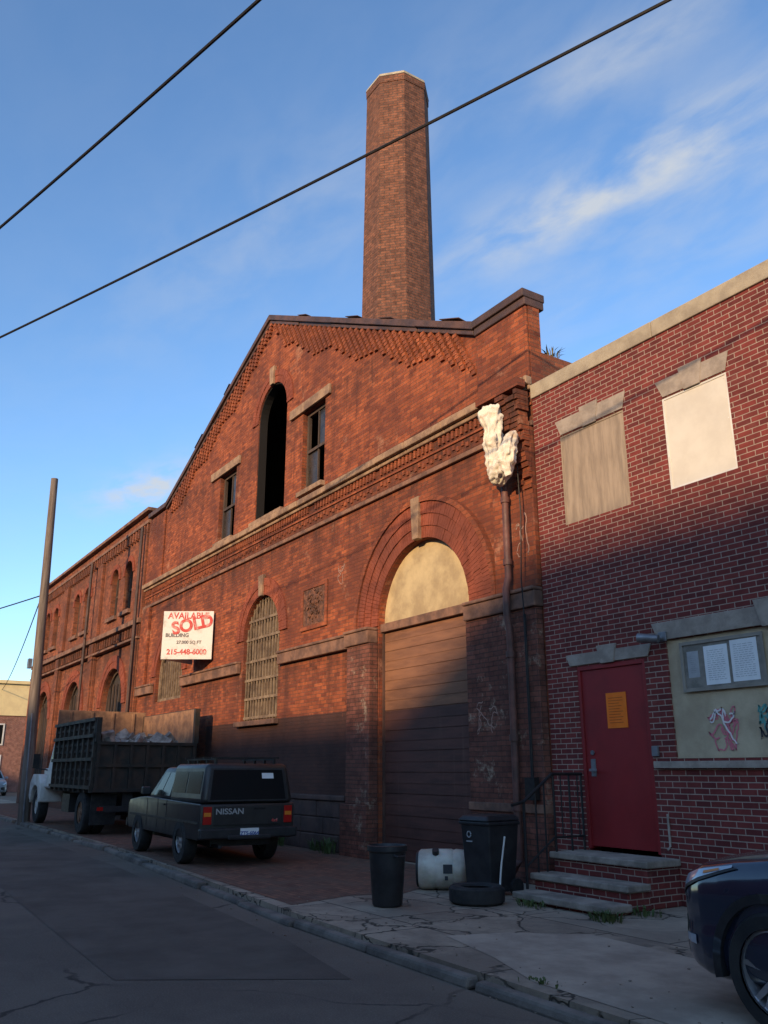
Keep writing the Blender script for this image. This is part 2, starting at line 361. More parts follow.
skyc = mixc(nt, math_(nt, 'MULTIPLY', cf, .85), skyb, (4.4, 4.6, 4.8))
nt.links.new(skyc, bg.inputs[0])
sc.view_settings.view_transform = 'Standard'; sc.view_settings.look = 'None'; sc.view_settings.exposure = 0

# ------------------------------------------------------------------ ground
def struct(g, name, mats, label=None, **k):
    o = g.done(name, mats, **k); o["kind"] = "structure"; return o
KE = [(14, 4.4), (-4.2, 4.57), (-8.9, 4.72), (-14, 5.15), (-19, 5.52), (-29, 5.78), (-64, 6.3)]
g = G(); g.poly([(-600, -600, -.12), (600, -600, -.12), (600, 600, -.12), (-600, 600, -.12)])
struct(g, "ground", M_asph)
g = G(); g.poly([(x, y - .14, -.10) for x, y in KE] + [(-64, -1.5, -.10), (14, -1.5, -.10)])
struct(g, "road", M_asph)
g = G(); g.plate([(x, y) for x, y in KE] + [(-64, 8.9), (14, 8.9)], [], -.11, 0, axis='z')
struct(g, "pavement", M_side)
g = G()
for (x0, y0), (x1, y1) in zip(KE, KE[1:]):
    n = max(1, int(abs(x1 - x0) / 1.3))
    for i in range(n):
        a, b_ = i / n, (i + 1) / n - random.uniform(.004, .02)
        q = [(x0 + (x1 - x0) * t, y0 + (y1 - y0) * t) for t in (a, b_)]
        dz = random.uniform(-.055, -.003); dy = random.uniform(-.03, .02); dz2 = max(-.06, min(-.003, dz + random.uniform(-.02, .02)))
        g.hexa([(q[0][0], q[0][1] - .15 + dy, -.115), (q[1][0], q[1][1] - .15 + dy, -.115), (q[1][0], q[1][1] - .002, -.115), (q[0][0], q[0][1] - .002, -.115),
                (q[0][0], q[0][1] - .13 + dy, dz), (q[1][0], q[1][1] - .13 + dy, dz2), (q[1][0], q[1][1] - .002, dz2), (q[0][0], q[0][1] - .002, dz)])
struct(g, "kerb", M_kerb, bevel=.025)
g = G(); g.poly([(-9.6, 4.95, .004), (-9.9, 5.9, .004), (-9.7, 6.6, .004), (-10.3, 7.6, .004), (-10.3, 8.68, .004), (-45, 8.68, .004), (-45, 6.1, .004), (-29, 5.84, .004), (-19, 5.58, .004), (-14, 5.21, .004)])
struct(g, "brick_paving", M_apron)
g = G(); g.plate([(14, -1.5), (-64, -1.5), (-64, -4.6), (14, -4.6)], [], -.11, .02, axis='z')
struct(g, "far_pavement", M_side)
g = G(); g.poly([(-5.3, 4.75, .004), (-3.0, 4.65, .004), (-3.4, 6.3, .004), (-6.4, 6.5, .004), (-6.9, 5.9, .004), (-7.1, 5.3, .004), (-6.1, 5.05, .004)])
struct(g, "concrete_patch", mat("pale_concrete_patch", (.47, .37, .275), (.31, .24, .18), 1.5, .9, bump=.4, bscale=50))
g = G(); g.poly([(-6.5, 3.9, -.096), (-8.2, 4.2, -.096), (-16, 4.75, -.096), (-26, 5.0, -.096), (-26, 2.9, -.096), (-15, 2.6, -.096), (-7.5, 2.3, -.096)])
struct(g, "asphalt_patch", mat("dark_asphalt_patch", (.105, .083, .066), (.150, .120, .096), .8, .92, bump=.7, bscale=70, bd=.012, spec=.25))
g = G(); random.seed(31)
for k in range(260):
    x = random.uniform(-20, -3.2); t = random.random()
    yk = 4.72 + (max(0, -8.9 - x)) * .079
    y = yk + (abs(random.gauss(0, .4)) if t < .6 else random.uniform(.2, 3.4)); z = .005
    if t < .3: y = yk - .2 - abs(random.gauss(0, .12)); z = -.096
    if y > 8.5: continue
    s_ = random.uniform(.004, .011)
    M = Matrix.Translation((x, y, z + s_ * .3)) @ Matrix.Rotation(random.uniform(0, 3), 4, 'Z') @ Matrix.Rotation(random.uniform(-.4, .4), 4, 'X')
    g.box(-s_, s_, -s_ * .7, s_ * .7, -s_ * .35, s_ * .35, 0, M)
o = g.done("grit", [mat("grit", (.30, .22, .16), (.16, .12, .09), 20)]); o["kind"] = "stuff"; o["label"] = "scattered grit and dead leaves on pavement and gutter"; o["category"] = "grit"
random.seed(12)

# ------------------------------------------------------------------ MAIN GABLED BUILDING (A)
Y = 8.7
T = .24
OA = (-18.7, Y, 0)
A = thing("gabled_brick_building", "old gabled orange brick industrial hall with arched openings", "building", OA)
outl = [(-28.3, 0), (-28.3, 9.88), (-26.6, 9.88), (-19.0, 13.22), (-10.4, 8.93), (-9.08, 8.93), (-9.08, 0), (-10.80, 0)] + arc(-12.2, 4.12, 1.40, 0, 180, 28) + [(-13.60, 0)]
holes = [arched(-18.74, 7.6, .84, 10.38), rect(-17.0, -15.9, 7.72, 9.75), rect(-22.1, -20.95, 7.6, 9.6), arched(-18.88, 2.62, 1.0, 4.6), arched(-25.4, 3.5, 1.15, 4.3)]
g = G(OA); g.plate(outl, holes, Y, Y + T)
g.done("wall", M_brickA, A)
for a, b_, c_, d_, h in ((-9.5, -9.08, Y + T + .002, 30, 8.0), (-28.3, -27.9, Y + T + .002, 30, 9.2), (-27.89, -9.51, 29.6, 30, 9)):
    g = G(OA); g.box(a, b_, c_, d_, 0, h); g.done("side_wall", M_brickC, A)
g = G(OA)
g.hexa([(-28.5, Y + .26, 8.3), (-18.9, Y + .26, 12.7), (-18.9, 30.3, 12.7), (-28.5, 30.3, 8.3), (-28.5, Y + .26, 8.5), (-18.9, Y + .26, 12.9), (-18.9, 30.3, 12.9), (-28.5, 30.3, 8.5)])
g.hexa([(-18.9, Y + .26, 12.7), (-9.3, Y + .26, 7.8), (-9.3, 30.3, 7.8), (-18.9, 30.3, 12.7), (-18.9, Y + .26, 12.9), (-9.3, Y + .26, 8.0), (-9.3, 30.3, 8.0), (-18.9, 30.3, 12.9)])
g.done("roof", M_roof, A)
g = G(OA)
def rake(x0, z0, x1, z1, h=.15, y0=Y - .13, y1=Y + T + .1):
    n = max(1, int(abs(x1 - x0) / 1.7))
    for i in range(n):
        a, b_ = i / n, (i + 1) / n; xa, xb = x0 + (x1 - x0) * a, x0 + (x1 - x0) * b_ - .004; za, zb = z0 + (z1 - z0) * a, z0 + (z1 - z0) * b_; j = random.uniform(-.02, .02); k_ = random.uniform(-.02, .02)
        g.hexa([(xa, y0 + j, za), (xb, y0 + k_, zb), (xb, y1, zb), (xa, y1, za), (xa, y0 + j, za + h + j), (xb, y0 + k_, zb + h + k_), (xb, y1, zb + h), (xa, y1, za + h)])
rake(-26.6, 9.883, -19.0, 13.223); rake(-19.0, 13.223, -10.4, 8.933)
rake(-26.6, 9.78, -19.0, 13.12, .10, Y - .07, Y - .002); rake(-19.0, 13.12, -10.4, 8.83, .10, Y - .07, Y - .002)
g.box(-28.35, -26.602, Y - .13, Y + T + .1, 9.883, 10.04)
g.box(-10.39, -9.06, Y - .13, Y + .36, 8.933, 9.08); g.box(-10.38, -9.065, Y - .09, Y + .34, 8.79, 8.93)
g.done("coping", M_coping, A, bevel=.015)
for x in (-24.1, -21.9, -17.2, -14.8, -13.4, -11.3):
    g = G(OA)
    zt = (9.88 + (x + 26.6) * .4395 if x < -19 else 13.22 - (x + 19.0) * .4988) + .16
    L_ = random.uniform(.3, .7); s_ = .44 if x < -19 else -.5; k_ = random.uniform(.02, .05)
    g.hexa([(x, Y - .15, zt), (x + L_, Y - .15, zt + L_ * s_ + k_), (x + L_, Y + .1, zt + L_ * s_ + .01), (x, Y + .1, zt), (x, Y - .15, zt + .015), (x + L_, Y - .15, zt + L_ * s_ + k_ + .015), (x + L_, Y + .1, zt + L_ * s_ + .02), (x, Y + .1, zt + .015)])
    g.done("flashing", M_coping, A)
# cornice
g = G(OA)
x = -28.33
while x < -9.07:
    L_ = min(random.uniform(1.0, 1.6), -9.07 - x); j = random.uniform(-.018, .018)
    g.box(x, x + L_ - .006, Y - .16 + j, Y - .002, 7.36, 7.50 + j * .4); g.box(x, x + L_ - .004, Y - .08, Y - .003, 7.28, 7.358)
    x += L_
g.done("cornice", M_stoneL, A, bevel=.02)
g = G(OA); g.box(-28.33, -9.07, Y - .07, Y - .002, 6.66, 6.75); g.done("string_course", M_stone, A, bevel=.015)
g = G(OA)
x = -28.2; i = 0
while x < -9.3:
    if random.random() > .04: g.box(x, x + .06, Y - .04, Y - .001, 7.13, 7.27)
    zz = 6.86 + (.05 if i % 2 else 0)
    if random.random() > .08: g.box(x, x + .07, Y - .028, Y - .001, zz, zz + .08)
    x += .13; i += 1
g.box(-28.3, -9.1, Y - .03, Y - .002, 7.03, 7.07)
g.done("frieze", M_brickA2, A)
# regular slanted rows of corbelled brick under the rake, in tiers
g = G(OA)
def rz(x): return 9.88 + (x + 26.6) * .4395 if x < -19.0 else 13.22 - (x + 19.0) * .4988
x = -26.0; i = 0
while x < -10.95:
    top = rz(x) - .13
    right = x > -19.0
    ph = i % 8; tri = ph if ph <= 4 else 8 - ph
    n = 5 + (tri if not right else tri + 2)
    if -19.6 < x < -18.5: n = 4
    for j in range(n):
        sh = (.045 if right else -.045) * j
        zz = top - j * .09
        pr = .085 - .0045 * j
        g.box(x + sh, x + sh + .11, Y - max(pr, .022), Y - .001, zz - .082, zz)
    x += .25; i += 1
g.done("corbelling", M_brickA2, A)
# belt course
for a, b_ in ((-28.3, -26.7), (-24.1, -20.0), (-17.75, -14.5), (-14.5, -13.62), (-10.78, -9.09)):
    pr = .12 if a != -14.5 else .25
    if a == -10.78: pr = .19
    g = G(OA); g.box(a + .001, b_ - .001, Y - pr, Y - .002, 3.80, 4.04); g.box(a + .001, b_ - .001, Y - pr - .03, Y - .003, 4.042, 4.10)
    g.done("belt_course", M_stone, A, bevel=.02)
g = G(OA); g.box(-14.45, -13.62, Y - .20, Y - .001, .901, 3.797); g.box(-14.55, -13.605, Y - .26, Y - .002, 0, .9)
g.done("pilaster", M_brickP, A, bevel=.015)
g = G(OA); g.box(-10.78, -9.12, Y - .14, Y - .001, 0, 3.797); g.done("pilaster", M_brickP, A, bevel=.015)
for z0 in (.9, 1.0):
    pass
g = G(OA); g.box(-10.79, -9.11, Y - .17, Y - .003, .92, 1.04); g.done("stone_band", M_stone, A, bevel=.015)
for a, b_, pr, z0, z1 in ((-10.05, -9.10, .10, 4.105, 6.65), (-10.36, -9.09, .06, 7.51, 8.78), (-28.28, -27.5, .10, 4.105, 6.65), (-28.28, -26.7, .06, 7.51, 9.8)):
    g = G(OA); g.box(a, b_, Y - pr, Y - .001, z0, z1); g.done("corner_pier", M_brickA, A, bevel=.015)
g = G(OA)
z = 5.55
for k in range(20):
    pr = .10 + .013 * k
    x = -9.16 - .28 - .009 * k + random.uniform(-.05, .05)
    while x < -9.12:
        if random.random() > .12: g.box(x, min(x + .2, -9.09), Y - pr - random.uniform(-.02, .035), Y - .101, z, z + .076)
        x += .21
    z += .084
g.box(-10.1, -9.055, Y - .34, Y - .181, 7.27, 7.40)
g.done("corbel_bracket", [M_brickA], A, bevel=.008)
# plinth
g = G(OA)
z = 0
for k in range(3):
    x = -22.0
    while x < -14.6:
        L = min(random.uniform(.7, 1.1), -14.6 - x); g.box(x, x + L - .008, Y - .10 + random.uniform(0, .012), Y - .001, z, z + .302); x += L
    z += .31
g.box(-22.0, -14.6, Y - .13, Y - .002, .93, 1.03)
g.done("plinth", mat("dark_plinth_stone", (.12, .068, .054), (.07, .043, .036), 2, .85, bump=.5, bscale=12), A, bevel=.02)
# arches
def archring(cx, cz, rings, y1=Y - .001, name="arch_ring", parent=A, off=OA, mt=None, nscale=14, p0=.02, dp=.014):
    g = G(off); r = rings[0]; pr = p0
    for r2 in rings[1:]:
        n = int(math.pi * (r + r2) / 2 * nscale); ring(g, cx, cz, r + .003, r2 - .004, n, Y - pr, y1, gap=.08); r = r2; pr += dp
    return g.done(name, mt or M_arch, parent)
archring(-12.2, 4.12, [1.402, 1.62, 1.84, 2.06], p0=.035, dp=.02)
g = G(OA); ring(g, -12.2, 4.12, 2.065, 2.16, 60, Y - .11, Y - .001, gap=.02); g.done("hood_mould", M_brickA2, A)
archring(-18.88, 4.6, [1.002, 1.22, 1.42], p0=.03)
archring(-18.74, 10.38, [.842, 1.03, 1.20])
archring(-25.4, 4.3, [1.152, 1.36, 1.56], p0=.03)
for cx, z0, z1, w0, pr in ((-12.2, 5.51, 6.30, .09, .13), (-18.88, 5.58, 6.10, .09, .09), (-18.74, 11.2, 11.70, .09, .09)):
    g = G(OA); g.hexa([(cx - w0, Y - pr, z0), (cx + w0, Y - pr, z0), (cx + w0, Y - .002, z0), (cx - w0, Y - .002, z0), (cx - w0 * 1.5, Y - pr, z1), (cx + w0 * 1.5, Y - pr, z1), (cx + w0 * 1.5, Y - .002, z1), (cx - w0 * 1.5, Y - .002, z1)])
    g.done("keystone", M_stoneL, A, bevel=.01)
def upwin(x0, x1, z0, z1, lab):
    g = G(OA); f = Y + .12
    g.box(x0 + .002, x0 + .08, f, f + .08, z0, z1); g.box(x1 - .08, x1 - .002, f, f + .08, z0, z1)
    g.box(x0 + .08, x1 - .08, f, f + .08, z1 - .09, z1 - .002); g.box(x0 + .08, x1 - .08, f, f + .08, z0 + .002, z0 + .08)
    zm = (z0 + z1) / 2; g.box(x0 + .08, x1 - .08, f - .02, f + .06, zm - .035, zm + .035)
    xm = (x0 + x1) / 2; g.box(xm - .02, xm + .02, f + .01, f + .05, z0 + .08, zm - .035); g.box(xm - .02, xm + .02, f + .01, f + .05, zm + .035, z1 - .09)
    wn = g.done("window", M_wood, A, label=lab)
    g = G(OA); g.box(x0 + .09, xm - .03, f + .03, f + .036, z0 + .09, zm - .04); g.box(xm + .03, x1 - .09, f + .03, f + .036, zm + .04, z1 - .1)
    g.done("pane", M_pane, wn)
    g = G(OA); g.box(x0 - .62, x1 + .28, Y - .07, Y - .002, z1 + .01, z1 + .25); g.done("lintel", M_stoneL, wn, bevel=.01)
    g = G(OA); g.box(x0 - .05, x1 + .05, Y - .12, Y + .05, z0 - .12, z0 - .002); g.done("sill", M_stoneL, wn, bevel=.01)
upwin(-17.0, -15.9, 7.72, 9.75, "dark broken sash window under stone lintel")
upwin(-22.1, -20.95, 7.6, 9.6, "dark broken sash window under stone lintel")
g = G(OA)
g.plate(arched(-18.74, 7.602, .837, 10.38), [arched(-18.74, 7.63, .81, 10.38)], Y + .025, Y + .238)  # black lining added so the whole reveal is dark
wn = g.done("window", M_dark, A, label="tall empty arched opening with added black lining")
g = G(OA); g.box(-19.66, -17.82, Y - .14, Y + .02, 7.503, 7.598); g.done("sill", M_stoneL, wn, bevel=.01)
# lower barred window
g = G(OA)
f = Y + .07
for k in range(13):
    x = -18.88 - .94 + k * .157; zt = 4.6 + math.sqrt(max(0, .98 ** 2 - (x + 18.88) ** 2)); j = random.uniform(-.015, .015)
    g.hexa([(x - .02, f, 2.65), (x + .02, f, 2.65), (x + .02, f + .03, 2.65), (x - .02, f + .03, 2.65), (x - .02 + j, f, zt), (x + .02 + j, f, zt), (x + .02 + j, f + .03, zt), (x - .02 + j, f + .03, zt)])
for z in (2.7, 3.15, 3.6, 4.05, 4.6, 5.05):
    hw = .985 if z <= 4.6 else math.sqrt(.98 ** 2 - (z - 4.6) ** 2)
    g.box(-18.88 - hw, -18.88 + hw, f - .012, f + .042, z - .03, z + .03)
g.plate(arched(-18.88, 2.63, .995, 4.6), [arched(-18.88, 2.71, .92, 4.6)], f + .045, f + .10)
wn = g.done("window", M_bars, A, label="tan barred arched window")
g = G(OA); g.plate(arched(-18.88, 2.64, .99, 4.6), [], Y + .20, Y + .23); g.done("board", mat("dull_tan_boarding", (.15, .10, .068), (.045, .034, .028), 1.6, .85, stretch=(4, 1, .5)), wn)
g = G(OA); g.box(-20.0, -17.76, Y - .14, Y - .003, 2.50, 2.615); g.done("sill", M_stone, wn, bevel=.01)
g = G(OA)
g.plate(arched(-25.4, 3.51, 1.145, 4.3), [arched(-25.4, 3.6, 1.05, 4.3)], Y + .1, Y + .16)
for k in range(11): g.box(-26.4 + k * .2 - .02, -26.4 + k * .2 + .02, Y + .11, Y + .15, 3.6, 4.7)
wn = g.done("window", M_bars, A, label="barred arched window behind the sign")
g = G(OA); g.plate(arched(-25.4, 3.52, 1.14, 4.3), [], Y + .2, Y + .23); g.done("board", M_wood, wn)
g = G(OA); g.plate(rect(-16.78, -15.6, 4.42, 5.42), [rect(-16.68, -15.7, 4.52, 5.32)], Y - .04, Y - .002)
tp = g.done("relief_panel", M_brickA2, A, bevel=.01)
g = G(OA); g.box(-16.679, -15.701, Y - .02, Y - .003, 4.521, 5.319, 0)
for k in range(60):
    a = random.uniform(0, 6.28); r = random.uniform(.05, .47); cx, cz = -16.19 + r * math.cos(a) * .9, 4.92 + r * math.sin(a) * .75; s_ = random.uniform(.02, .06)
    g.cyl((cx, Y - .021, cz), (cx + random.uniform(-.05, .05), Y - .05, cz + random.uniform(-.05, .05)), s_, s_ * .4, 6)
g.done("relief_carving", M_terra, tp)
# sectional door
g = G(OA)
z = .02
for k in range(11):
    h = .362
    g.box(-13.56, -10.84, Y + .12, Y + .15, z, z + h - .012)
    g.box(-13.56, -10.84, Y + .112, Y + .1205, z + h * .5 - .010, z + h * .5 + .010)
    z += h
g.box(-13.56, -10.84, Y + .135, Y + .16, 0, 4.0)
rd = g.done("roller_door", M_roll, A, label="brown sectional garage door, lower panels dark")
for a, b_ in ((-13.597, -13.561), (-10.839, -10.802)):
    g = G(OA); g.box(a, b_, Y + .08, Y + .2, 0, 4.0); g.done("guide_rail", M_coping, rd)
g = G(OA); g.box(-13.595, -10.805, Y + .03, Y + .22, 4.002, 4.16); g.done("beam", M_stone, rd, bevel=.01)
g = G(OA); g.plate([(-10.805, 4.163)] + arc(-12.2, 4.163, 1.392, 2, 178, 28) + [(-13.595, 4.163)], [], Y + .13, Y + .18)
g.done("tympanum", M_tymp, A)
# downpipe
g = G(OA); yp = Y - .2; xp = -9.62
g.tube([(xp, yp, 6.0), (xp, yp, 4.3), (xp, Y - .26, 4.12), (xp, Y - .26, 3.7), (xp, Y - .22, 3.5), (xp, Y - .22, .9), (xp, Y - .22, .3), (xp, Y - .36, .15)], .055, 12)
for z in (5.5, 4.5, 3.1, 1.9, .95): g.cyl((xp, yp - .02 if z < 4 else yp, z), (xp, yp - .02 if z < 4 else yp, z + .09), .072)
g.done("downpipe", M_pipe, A, smooth=40)
g = G(OA); g.tube([(-9.3, Y - .20, 3.7), (-9.3, Y - .20, 2.0), (-9.3, Y - .20, 1.2)], .022, 8)
g.box(-9.4, -9.2, Y - .26, Y - .171, 1.1, 1.4)
g.done("conduit", M_black, A)
g = G(OA); g.tube([(-9.25, Y - .25, 6.0), (-9.22, Y - .25, 5.2), (-9.26, Y - .27, 4.2), (-9.24, Y - .25, 3.4)], .010, 6); g.done("loose_wire", M_black, A)
def scrib(cx, cz, w_, h_, n, mt, seed, parent, off, y0=None, tw=.011):
    random.seed(seed); g = G(off)
    y0 = Y - .003 if y0 is None else y0
    for k in range(n):
        x = cx + random.uniform(-w_, w_) * .7; z = cz + random.uniform(-h_, h_) * .7; a = random.uniform(0, 6.28); prev = None; yy = y0 - .0012 * k
        for i in range(18):
            a += random.uniform(-.9, .9); x += math.cos(a) * w_ * .16; z += math.sin(a) * h_ * .18
            if abs(x - cx) > w_ or abs(z - cz) > h_: a += 2.2; x = min(max(x, cx - w_), cx + w_); z = min(max(z, cz - h_), cz + h_)
            nx, nz = -math.sin(a) * tw, math.cos(a) * tw
            cur = ((x - nx, yy, z - nz), (x + nx, yy, z + nz))
            if prev: g.poly([prev[0], cur[0], cur[1], prev[1]])
            prev = cur
    r_ = g.done("graffiti", mt, parent, recalc=False); random.seed(seed + 50); return r_
M_chalk = plain("faded_white_paint_scrawl", (.36, .22, .17), .9)
scrib(-9.35, 4.95, .16, .35, 3, M_chalk, 15, A, OA, Y - .104, .009)
scrib(-15.0, 5.4, .22, .2, 3, M_chalk, 16, A, OA, Y - .004, .008)
scrib(-10.3, 2.3, .25, .3, 3, M_chalk, 17, A, OA, Y - .144, .008)

# torn covering
oc = (-9.42, Y - .4, 6.4)
ct = thing("torn_cloth", "crumpled torn off-white cloth hanging from brick corner bracket", "cloth", oc)
def lump(g, pts, n=28, wob=.26):
    rings = []
    ph = [random.uniform(0, 6.28) for _ in range(4)]
    for i, (p, rx, ry) in enumerate(pts):
        rr = []
        for k in range(n):
            t = 6.2832 * k / n
            f = 1 + wob * (math.sin(3 * t + ph[0] + i * .25) * .5 + math.sin(8 * t + ph[1] - i * .3) * .5) + random.uniform(-wob, wob) * .2
            rr.append(g.bm.verts.new((p[0] + rx * math.cos(t) * f, p[1] + ry * math.sin(t) * f, p[2] + random.uniform(-.015, .015))))
        rings.append(rr)
    for A_, B_ in zip(rings, rings[1:]):
        for i in range(n): g.face([A_[i], A_[(i + 1) % n], B_[(i + 1) % n], B_[i]])
    g.face(rings[0]); g.face(rings[-1])
def dense(P, k=4):
    out = []
    for a, b_ in zip(P, P[1:]):
        for i in range(k):
            t = i / k; out.append((tuple(a[0][q] * (1 - t) + b_[0][q] * t for q in range(3)), a[1] * (1 - t) + b_[1] * t, a[2] * (1 - t) + b_[2] * t))
    out.append(P[-1]); return out
g = G(oc)
lump(g, dense([((-9.60, Y - .30, 5.78), .08, .08), ((-9.59, Y - .33, 5.92), .15, .13), ((-9.55, Y - .38, 6.1), .17, .15), ((-9.60, Y - .40, 6.3), .13, .13), ((-9.61, Y - .42, 6.45), .18, .16), ((-9.58, Y - .42, 6.62), .13, .13), ((-9.62, Y - .42, 6.82), .18, .17), ((-9.65, Y - .42, 6.98), .19, .17), ((-9.60, Y - .38, 7.10), .10, .10)]))
lump(g, dense([((-9.54, Y - .38, 5.74), .10, .08), ((-9.43, Y - .44, 5.84), .20, .14), ((-9.32, Y - .46, 5.98), .23, .15), ((-9.25, Y - .46, 6.14), .19, .13), ((-9.18, Y - .45, 6.33), .14, .11), ((-9.14, Y - .42, 6.50), .06, .05)]))
lump(g, dense([((-9.40, Y - .52, 6.10), .10, .05), ((-9.22, Y - .56, 5.98), .12, .045), ((-9.16, Y - .52, 5.76), .05, .03)], 5), 14, .4)
o = g.done("cloth", M_cloth, ct, smooth=40)
tx = bpy.data.textures.new("crumple", 'CLOUDS'); tx.noise_scale = .08; tx.noise_depth = 1
sm = o.modifiers.new("s", 'SUBSURF'); sm.levels = 1; sm.render_levels = 1
dm = o.modifiers.new("d", 'DISPLACE'); dm.texture = tx; dm.strength = .08; dm.mid_level = .5

# ------------------------------------------------------------------ CHIMNEY
OC = (-26.6, 18.0, 0)
C = thing("brick_chimney", "tall tapering octagonal brown brick chimney stack above the roof", "chimney", OC)
g = G(OC)
def octr(r, z): return [(OC[0] + r * math.cos(rad(22.5 + 45 * k)), OC[1] + r * math.sin(rad(22.5 + 45 * k)), z) for k in range(8)]
levels = [(1.66, 0), (1.60, 19), (1.44, 31.0)]
rs = [[g.bm.verts.new(p) for p in octr(r, z)] for r, z in levels]
for a, b_ in zip(rs, rs[1:]):
    for k in range(8): g.face([a[k], a[(k + 1) % 8], b_[(k + 1) % 8], b_[k]])
g.face(rs[-1]); g.done("stack", M_brickCh, C, bevel=.02)
g = G(OC)
for r, r2, z0, z1 in ((1.465, 1.475, 31.002, 31.35), (1.49, 1.45, 31.352, 31.5)):
    a = [g.bm.verts.new(p) for p in octr(r, z0)]; b_ = [g.bm.verts.new(p) for p in octr(r2, z1)]
    for k in range(8): g.face([a[k], a[(k + 1) % 8], b_[(k + 1) % 8], b_[k]], 0 if z0 < 31.3 else 1)
    g.face(a[::-1]); g.face(b_, 1)
g.done("cap", [M_brickCh, M_copB], C)

# ------------------------------------------------------------------ LEFT BUILDING
OL = (-36.8, Y, 0)
L = thing("romanesque_brick_building", "weathered two-storey brick warehouse with arched windows and pilasters", "building", OL)
bays = [-31.4, -37.1, -42.7]
holes = []
for c in bays:
    holes += [arched(c - .85, 7.0, .48, 8.35, 12), arched(c + .85, 7.0, .48, 8.35, 12), arched(c, 1.1, 1.3, 3.7, 18)]
g = G(OL); g.plate([(-45.3, 0), (-28.32, 0), (-28.32, 10.2), (-45.3, 10.2)], holes, Y + .02, Y + .35); g.done("wall", M_brickC, L)
for a, b_ in ((-45.3, -44.9), (-28.7, -28.32)):
    g = G(OL); g.box(a, b_, Y + .352, 28, 0, 10.1); g.done("side_wall", M_brickC, L)
g = G(OL); g.box(-44.89, -28.71, Y + .36, 28, 9.5, 9.7); g.done("roof", M_roof, L)
for c in bays:
    for dx in (-.85, .85):
        g = G(OL); g.plate(arched(c + dx, 7.01, .47, 8.35, 12), [arched(c + dx, 7.08, .40, 8.35, 12)], Y + .2, Y + .26); g.box(c + dx - .4, c + dx + .4, Y + .2, Y + .26, 7.8, 7.87)
        wn = g.done("window", M_wood, L)
        g = G(OL); g.plate(arched(c + dx, 7.02, .46, 8.35, 12), [], Y + .27, Y + .29); g.done("pane", M_pane, wn)
        g = G(OL); g.box(c + dx - .6, c + dx + .6, Y - .1, Y + .018, 6.85, 6.99); g.done("sill", M_stone, wn)
        archring(c + dx, 8.35, [.49, .68], Y + .018, parent=L, off=OL, nscale=11)
    g = G(OL); g.plate(arched(c, 1.11, 1.29, 3.7), [arched(c, 1.2, 1.2, 3.7)], Y + .2, Y + .26)
    for k in range(6): g.box(c - 1.0 + k * .4 - .03, c - 1.0 + k * .4 + .03, Y + .2, Y + .25, 1.2, 4.5)
    wn = g.done("window", M_wood, L, label="large arched boarded opening")
    g = G(OL); g.plate(arched(c, 1.12, 1.28, 3.7), [], Y + .28, Y + .3); g.done("board", mat("dark_board", (.05, .04, .035)), wn)
    archring(c, 3.7, [1.31, 1.55, 1.78], Y + .018, parent=L, off=OL, nscale=9)
for x in (-28.75, -34.25, -39.9, -45.0):
    g = G(OL); g.box(x - .35, x + .35, Y - .10, Y + .018, 0, 9.4); g.box(x - .28, x + .28, Y - .17, Y - .101, 0, 6.2)
    g.done("pilaster", M_brickC, L, bevel=.015)
for z0, z1, pr, y1 in ((10.203, 10.33, .16, Y + .4), (9.75, 9.86, .12, Y + .018), (6.25, 6.42, .2, Y + .018), (5.72, 5.80, .19, Y + .018)):
    g = G(OL); g.box(-45.35, -28.33, Y - pr, y1, z0, z1); g.done("cornice", M_stone, L, bevel=.015)
g = G(OL); x = -45.2
while x < -28.5: g.box(x, x + .14, Y - .09, Y + .018, 9.42, 9.745); g.box(x, x + .12, Y - .08, Y + .018, 5.9, 6.2); x += .32
g.done("corbel_table", M_brickC, L)
for x in (-35.0, -28.5):
    g = G(OL); g.tube([(x, Y - .25, 9.6), (x, Y - .25, 5.0), (x, Y - .25, .2)], .055, 8); g.done("downpipe", M_coping, L)

# ------------------------------------------------------------------ RIGHT BRICK BUILDING (B)
OB = (-4.0, Y, 0)
Bd = thing("red_brick_building", "two-storey red brick building with boarded windows and red door", "building", OB)
X0, X1 = -9.07, 4.0
outl = [(X0, 0), (-8.49, 0), (-8.49, 2.86), (-7.31, 2.86), (-7.31, 0), (X1, 0), (X1, 7.1), (X0, 7.1)]
W1 = (-8.53, -7.30, 4.90, 6.28); W2 = (-6.65, -5.67, 4.92, 6.18)
holes = [rect(*W1), rect(*W2), rect(-6.96, -4.05, 1.63, 3.04), rect(-3.9, -2.9, 4.92, 6.18), rect(-1.9, -.9, 4.92, 6.18)]
g = G(OB); g.plate(outl, holes, Y - .03, Y + .37); g.done("wall", M_brickB, Bd)
for a, b_, c_, d_ in ((X0, X0 + .3, Y + .372, 20), (X1 - .3, X1, Y + .372, 20), (X0 + .301, X1 - .301, 19.7, 20)):
    g = G(OB); g.box(a, b_, c_, d_, 0, 7.0); g.done("side_wall", M_brickB, Bd)
g = G(OB); g.box(X0 + .31, X1 - .31, Y + .38, 19.69, 6.6, 6.75); g.done("roof", M_roof, Bd)
g = G(OB)
x = X0 - .01
while x < X1:
    L_ = min(2.4, X1 + .02 - x); g.box(x, x + L_ - .006, Y - .06, Y + .42, 7.102, 7.33 + random.uniform(0, .008)); x += L_
g.done("coping", M_copB, Bd, bevel=.012)
